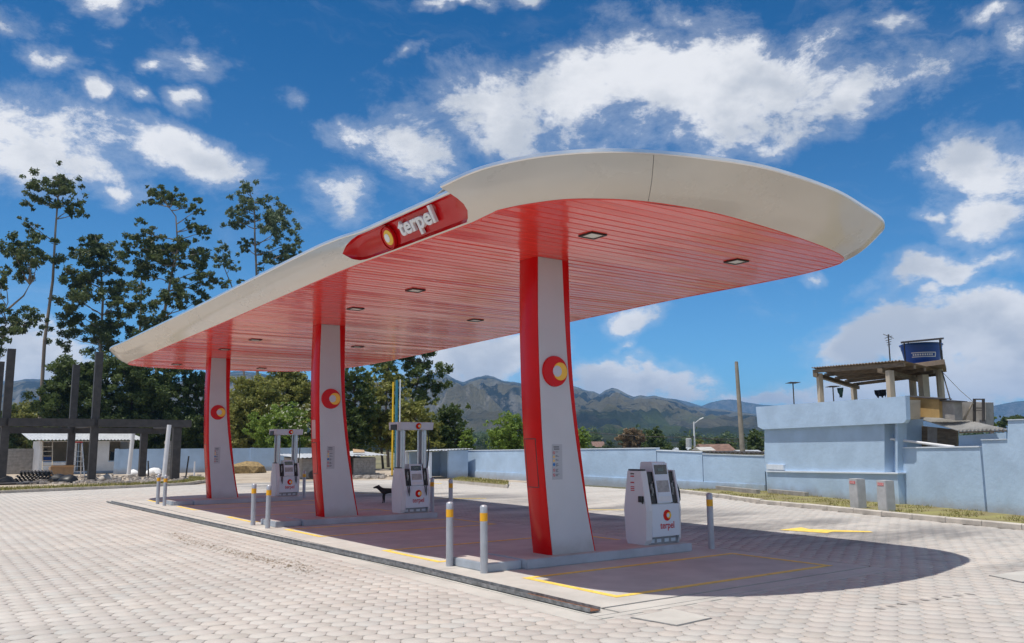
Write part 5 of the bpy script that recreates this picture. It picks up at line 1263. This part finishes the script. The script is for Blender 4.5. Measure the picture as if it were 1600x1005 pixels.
bushy('olive tree above the middle dispenser header', 66, 650, 618, 708, 40, MIDG, 32, group=SG)
bushy('dark green rounded tree at the right end of the tree row', 68, 703, 622, 708, 32, DKG, 28, group=SG)
bushy('small bright green bush at the foot of the tree row end', 62, 728, 668, 708, 12, BRI, 12, .3, group=SG)
bushy('pale green flowering bush above the blue wall left of the near column', 60, 798, 648, 708, 34, BRI, 30, .26, 75, group=SG)
bushy('bright leafed elder bush above the blue wall right of the near column', 52, 905, 668, 706, 20, BRI, 18, .24, 75, group=SG)
VG = 'trees in the valley beyond the wall'
bushy('brown bare tree beyond the wall right of the near column', 150, 990, 672, 702, 22, BRN, 22, .5, 45, group=VG)
tree('dark green conifer beyond the wall above the near dispenser', 120, [(1026, 704), (1026, 690), (1024, 668)], [(1024, 672, 5), (1023, 679, 8), (1026, 687, 11), (1024, 695, 13), (1036, 696, 9), (1014, 697, 8)], DKG, .5, 60, BARKD, .2, False, VG, .1, 'conifer_tree', .6)
for k, (cx, vt, hw, D, mm, lab) in enumerate(((1066, 688, 9, 160, DKG, 'small dark round tree beyond the wall left of the transformer pole'), (1092, 689, 11, 160, MIDG, 'brownish green tree just right of the transformer pole'), (1122, 680, 10, 140, DKG, 'flat topped dark tree left of the wooden pole'),
        (1138, 684, 10, 140, DKG, 'dark tree behind the tiled roof close to the wooden pole'), (1178, 672, 16, 90, DKG, 'leafy tree between the wooden pole and the blue house'), (1045, 694, 7, 150, DKG, 'low shrub right of the conifer'), (950, 688, 9, 190, DKG, 'small far tree right of the elder bush'))):
    bushy(lab, D, cx, vt, 710, hw, mm, 12, .5, 60, group=VG)
bushy('green bush behind the lean-to at the right', 34, 1546, 640, 672, 10, BRI, 12, .16, 90)
bushy('dark far tree row above the wall at the right edge', 120, 1590, 652, 668, 26, DKG, 14, .5, 60, group=VG)
bushy('dark far tree above the wall near the lean-to end', 120, 1568, 654, 668, 12, DKG, 9, .5, 60, group=VG)
# ------------------------------------------------------------------ poles beyond the wall
g0 = atd(1162, 716, 40); t_ = atd(1150.5, 566, 40)
t = thing('wooden_pole', 'tall weathered wooden pole leaning slightly, standing left of the blue house', 'pole', (g0.x, g0.y, 0)); MB().tube([(0, 0, 0), (t_.x-g0.x, t_.y-g0.y, t_.z)], [.14, .085], 10).build('shaft', M('weathered_pole', (.30, .26, .21), .85, var=.2, scale=3), t, smooth=True)
MB().tube([(t_.x-g0.x, t_.y-g0.y, t_.z), (t_.x-g0.x, t_.y-g0.y, t_.z+.03)], [.085, .06], 10).build('top_cut', WOOD, t)
D = 110; g0 = atd(1086, 712, D); t_ = atd(1083, 659, D)
t = thing('utility_pole', 'concrete utility pole with transformer and street lamp beyond the wall', 'utility pole', (g0.x, g0.y, 0)); h = t_.z
MB().tube([(0, 0, 0), (0, 0, h)], [.14, .09], 10).build('shaft', PIPEW, t, smooth=True)
sx = rt0
b = MB().lathe([(.38, 0), (.38, 1.1), (.3, 1.15)], c=tuple(-sx*.75+Vector((0, 0, h-3.3))), seg=14); b.build('transformer', M('transformer_grey', (.45, .46, .48), .5), t, smooth=True)
MB().tube([Vector((0, 0, h-.3)), sx*.5+Vector((0, 0, h+.1)), sx*.8+Vector((0, 0, h+.3))], .04, 6).build('lamp_arm', PIPEW, t); MB().tube([sx*.75+Vector((0, 0, h+.28)), sx*1.25+Vector((0, 0, h+.5))], .08, 6).build('lamp_head', PIPEW, t)
MB().box((-.6, -.06, h-2.0), (.6, .06, h-1.88)).build('cross_arm', STRUC, t)
t = thing('power_line', 'thin black power cables strung across the valley beyond the wall', 'cable', tuple(atd(900, 690, D)))
c_ = Vector(t.location)
for (a, c) in (((860, 668), (1084, 684)), ((1084, 684), (1230, 680)), ((1086, 684), (1250, 690))):
    p, q = atd(*a, D)-c_, atd(*c, D)-c_; MB().tube([p, p.lerp(q, .33)-Vector((0, 0, .3)), p.lerp(q, .66)-Vector((0, 0, .3)), q], .035, 4).build('cable', STRUC, t)
# ------------------------------------------------------------------ far houses
TILE = M('clay_tile', (.17, .10, .075), .9, var=.35, scale=2, stain=.3)
def far_house(D, u0, u1, ve, vr, label, wm, rm, dep=8., name='far_house'):
    a, b_ = atd(u0, ve, D), atd(u1, ve, D); zr = atd(u0, vr, D).z; g = Vector((a.x, a.y, 0)); d = Vector((b_.x-a.x, b_.y-a.y, 0)); L = d.length; d = d.normalized()
    t = thing(name, label, 'house', g, math.atan2(d.y, d.x), 'houses in the valley'); ze = a.z
    MB().box((0, 0, 0), (L, dep, ze)).build('wall', wm, t)
    r_ = MB().prism([(-.3, -.4, ze), (-.3, dep+.4, ze), (-.3, dep/2, max(zr, ze+.3))], (L+.6, 0, 0)).build('roof', rm, t)
    n = max(1, int(L/2.5))
    for i in range(n):
        x = (i+.5)*L/n; wi = MB().box((x-.45, -.04, max(.5, ze-1.7)), (x+.45, -.002, ze-.5)).build('window', GLASSD, t); MB().box((x-.5, -.07, max(.42, ze-1.78)), (x+.5, -.002, max(.49, ze-1.71))).build('sill', wm, wi)
far_house(90, 1106, 1148, 707, 694, 'old house with brown tiled roof just over the wall', WHITEW, TILE, 7)
far_house(75, 1098, 1112, 704, 699, 'small pale house end beside the brown tiled roof', WHITEW, FIBRO, 3)
far_house(170, 1053, 1083, 703, 699.5, 'long white house behind the wall below the transformer pole', WHITEW, ZINC)
far_house(300, 928, 945, 699, 690, 'pale far building cluster right of the elder bush', BEIGE, TILE, 12)
far_house(75, 1165, 1192, 709, 706, 'low pale zinc roof between wooden pole and blue house', WHITEW, ZINC, 5)

# ------------------------------------------------------------------ mountains
def terrain(name, prof, d0, d1, mat, az0, az1, na, nr, seed, rough=.2, back=1.5, gully=.35):
    us = np.array([p[0] for p in prof]); vs = np.array([p[1] for p in prof])
    azs = []; els = []
    for u, v in prof:
        d = ray(u, v); azs.append(math.atan2(d.x, d.y)); els.append(d.z/math.hypot(d.x, d.y))
    A_ = np.linspace(R(az0), R(az1), na); E2 = np.interp(A_, azs, els)
    V = []; 
    for i, a in enumerate(A_):
        H = E2[i]*d1+CAMH
        for j in range(nr):
            f = j/(nr-1)*back; d = d0+(d1-d0)*f
            x, y_ = d*math.sin(a), d*math.cos(a); q = Vector((x, y_, seed*311.))/900.
            rg = mnoise.ridged_multi_fractal(q*2.6, .9, 2.1, 7, 1.0, 2.0); fb_ = mnoise.fractal(q*4.5, .9, 2.0, 6)
            if f <= 1: base = H*(.10*f+.90*f**1.55)
            else: base = H*(1-.55*(f-1))
            env = max(0., math.sin(math.pi*min(1, f*.98)))**.8
            z = base+H*env*((rg-1.1)*gully*.42+fb_*rough)
            if f < 1:
                cap = H*(d/d1)*(.985-.06*(1-f)); z = min(z, CAMH+(cap-CAMH)) if z > cap else z
            if f > 1: z = min(z, H*(d/d1)*.985)
            if abs(f-1) < 1e-6 or (j == round((nr-1)/back)): z = H*(1+.022*mnoise.fractal(Vector((x, y_, 3.))/110., .8, 2.2, 5))
            V.append((x, y_, max(-2, z)-1.0*(j == 0)*3))
    F = [(i*nr+j, (i+1)*nr+j, (i+1)*nr+j+1, i*nr+j+1) for i in range(na-1) for j in range(nr-1)]
    me = bpy.data.meshes.new(name); me.from_pydata(V, [], F); me.materials.append(mat); me.polygons.foreach_set('use_smooth', [True]*len(F)); return tag(obj(name, me), kind='structure')
def mountmat(name, grass, scrub_shade, rock, field, sc=1.):
    m = bpy.data.materials.new(name); m.use_nodes = True; nt = m.node_tree; t = NT(nt); b = nt.nodes['Principled BSDF']; b.inputs['Roughness'].default_value = .95; b.inputs['Specular IOR Level'].default_value = .1
    g = t.n('ShaderNodeNewGeometry'); pos = g.outputs['Position']; sx_ = t.n('ShaderNodeSeparateXYZ'); t.put(sx_.inputs[0], g.outputs['Normal']); sp = t.n('ShaderNodeSeparateXYZ'); t.put(sp.inputs[0], pos)
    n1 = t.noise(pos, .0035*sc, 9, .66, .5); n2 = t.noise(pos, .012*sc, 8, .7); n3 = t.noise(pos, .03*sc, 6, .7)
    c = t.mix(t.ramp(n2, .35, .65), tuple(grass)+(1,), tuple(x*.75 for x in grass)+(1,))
    c = t.mix(t.ramp(t.math('ADD', n1, t.math('ADD', t.math('MULTIPLY', t.math('SUBTRACT', n2, .5), 1.0), t.ramp(sp.outputs[2], 90, 330, -.03, .06))), .46, .53), c, tuple(scrub_shade)+(1,))  # dark scrub, with cloud shadow painted in by the same patches, denser uphill
    c = t.mix(t.math('MULTIPLY', t.ramp(sx_.outputs[2], .88, .70), t.ramp(n3, .42, .60)), c, tuple(rock)+(1,))
    vor = t.n('ShaderNodeTexVoronoi'); t.put(vor.inputs['Vector'], pos); vor.inputs['Scale'].default_value = .011; 
    fc = t.mix(t.ramp(t.noise(vor.outputs['Position'], .02, 1), .4, .6), tuple(field)+(1,), tuple(scrub_shade)+(1,))
    c = t.mix(t.math('MULTIPLY', t.ramp(sp.outputs[2], 80, 25), t.ramp(n1, .35, .5)), c, fc)
    t.put(b.inputs['Base Color'], c)
    bn = t.n('ShaderNodeBump'); bn.inputs['Strength'].default_value = 1.0; bn.inputs['Distance'].default_value = 90; t.put(bn.inputs['Height'], t.noise(pos, .016*sc, 10, .72, .6)); t.put(b.inputs['Normal'], bn.outputs[0]); return m
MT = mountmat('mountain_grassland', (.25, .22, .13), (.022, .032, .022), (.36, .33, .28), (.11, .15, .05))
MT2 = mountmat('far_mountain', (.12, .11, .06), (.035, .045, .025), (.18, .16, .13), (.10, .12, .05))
PR = [(-700, 640), (-300, 610), (0, 598), (40, 592), (90, 594), (140, 606), (200, 618), (260, 600), (330, 585), (380, 580), (440, 588), (520, 600), (600, 596), (640, 590), (672, 585), (686, 582), (700, 585), (712, 592), (724, 597), (742, 590), (758, 586), (772, 588), (786, 594), (805, 596), (820, 600), (850, 602), (893, 603), (905, 606), (918, 610), (928, 611), (938, 616), (946, 610), (956, 606), (966, 609), (976, 615), (990, 621), (1000, 618), (1012, 620), (1022, 618), (1040, 622), (1056, 625), (1068, 631), (1076, 634), (1092, 635), (1110, 639), (1130, 640), (1150, 643), (1175, 646), (1200, 652), (1260, 655), (1330, 662), (1400, 668), (1480, 672), (1560, 676), (1700, 680), (2300, 685)]
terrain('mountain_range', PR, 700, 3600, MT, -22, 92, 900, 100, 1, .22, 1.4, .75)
PR2 = [(-700, 600), (-200, 590), (0, 596), (120, 600), (300, 600), (600, 605), (900, 622), (1000, 625), (1055, 624), (1075, 628), (1096, 634), (1112, 629), (1130, 624), (1150, 626), (1180, 631), (1215, 634), (1290, 640), (1400, 645), (1480, 643), (1520, 640), (1545, 636), (1570, 631), (1600, 627), (1640, 622), (1720, 618), (1900, 622), (2300, 630)]
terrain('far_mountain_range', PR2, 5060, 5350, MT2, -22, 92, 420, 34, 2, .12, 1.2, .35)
# low cultivated hills between the wall and the range
PR3 = [(-700, 690), (0, 688), (400, 686), (700, 684), (850, 682), (930, 676), (1000, 680), (1060, 684), (1120, 686), (1200, 684), (1400, 684), (1700, 684), (2300, 688)]
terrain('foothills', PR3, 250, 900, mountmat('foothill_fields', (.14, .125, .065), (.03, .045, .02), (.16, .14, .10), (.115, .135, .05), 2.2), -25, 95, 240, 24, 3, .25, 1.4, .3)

# far woodland on the foothills, too far to count
from mathutils.bvhtree import BVHTree
fo = bpy.data.objects['foothills']; bv = BVHTree.FromPolygons([v.co for v in fo.data.vertices], [p.vertices for p in fo.data.polygons])
cl = []
for _ in range(900):
    a = R(random.uniform(-5, 75)); d = random.uniform(260, 950); x, y_ = d*math.sin(a), d*math.cos(a)
    if mnoise.noise(Vector((x, y_, 0))/70.) < -.05: continue
    hit = bv.ray_cast(Vector((x, y_, 500)), Vector((0, 0, -1)))[0]
    if hit:
        k = random.uniform(1.6, 4.); cl.append(((x, y_, hit.z+k*.8), (k, k, k*random.uniform(.8, 1.3))))
ow = leafcloud('far_woodland', cl, DKG, None, (0, 0, 0), 1.5, 14); tag(ow, 'scattered dark woodland covering the foothills beyond the wall', 'woodland', kind='stuff')
# ------------------------------------------------------------------ haze: the valley air
hz_ = MB().box((-3400, -1200, -9), (6600, 6600, 352)).build('haze', [])
hz_['kind'] = 'stuff'; hz_['label'] = 'thin pale blue valley air between the yard and the mountains'
hm_ = bpy.data.materials.new('haze'); hm_.use_nodes = True; hm_.node_tree.nodes.clear(); t = NT(hm_.node_tree)
pv = t.n('ShaderNodeVolumePrincipled'); pv.inputs['Color'].default_value = (.30, .58, 1, 1); pv.inputs['Density'].default_value = .00016; pv.inputs['Anisotropy'].default_value = .1
ou = t.n('ShaderNodeOutputMaterial'); hm_.node_tree.links.new(pv.outputs[0], ou.inputs['Volume']); hz_.data.materials.clear(); hz_.data.materials.append(hm_)
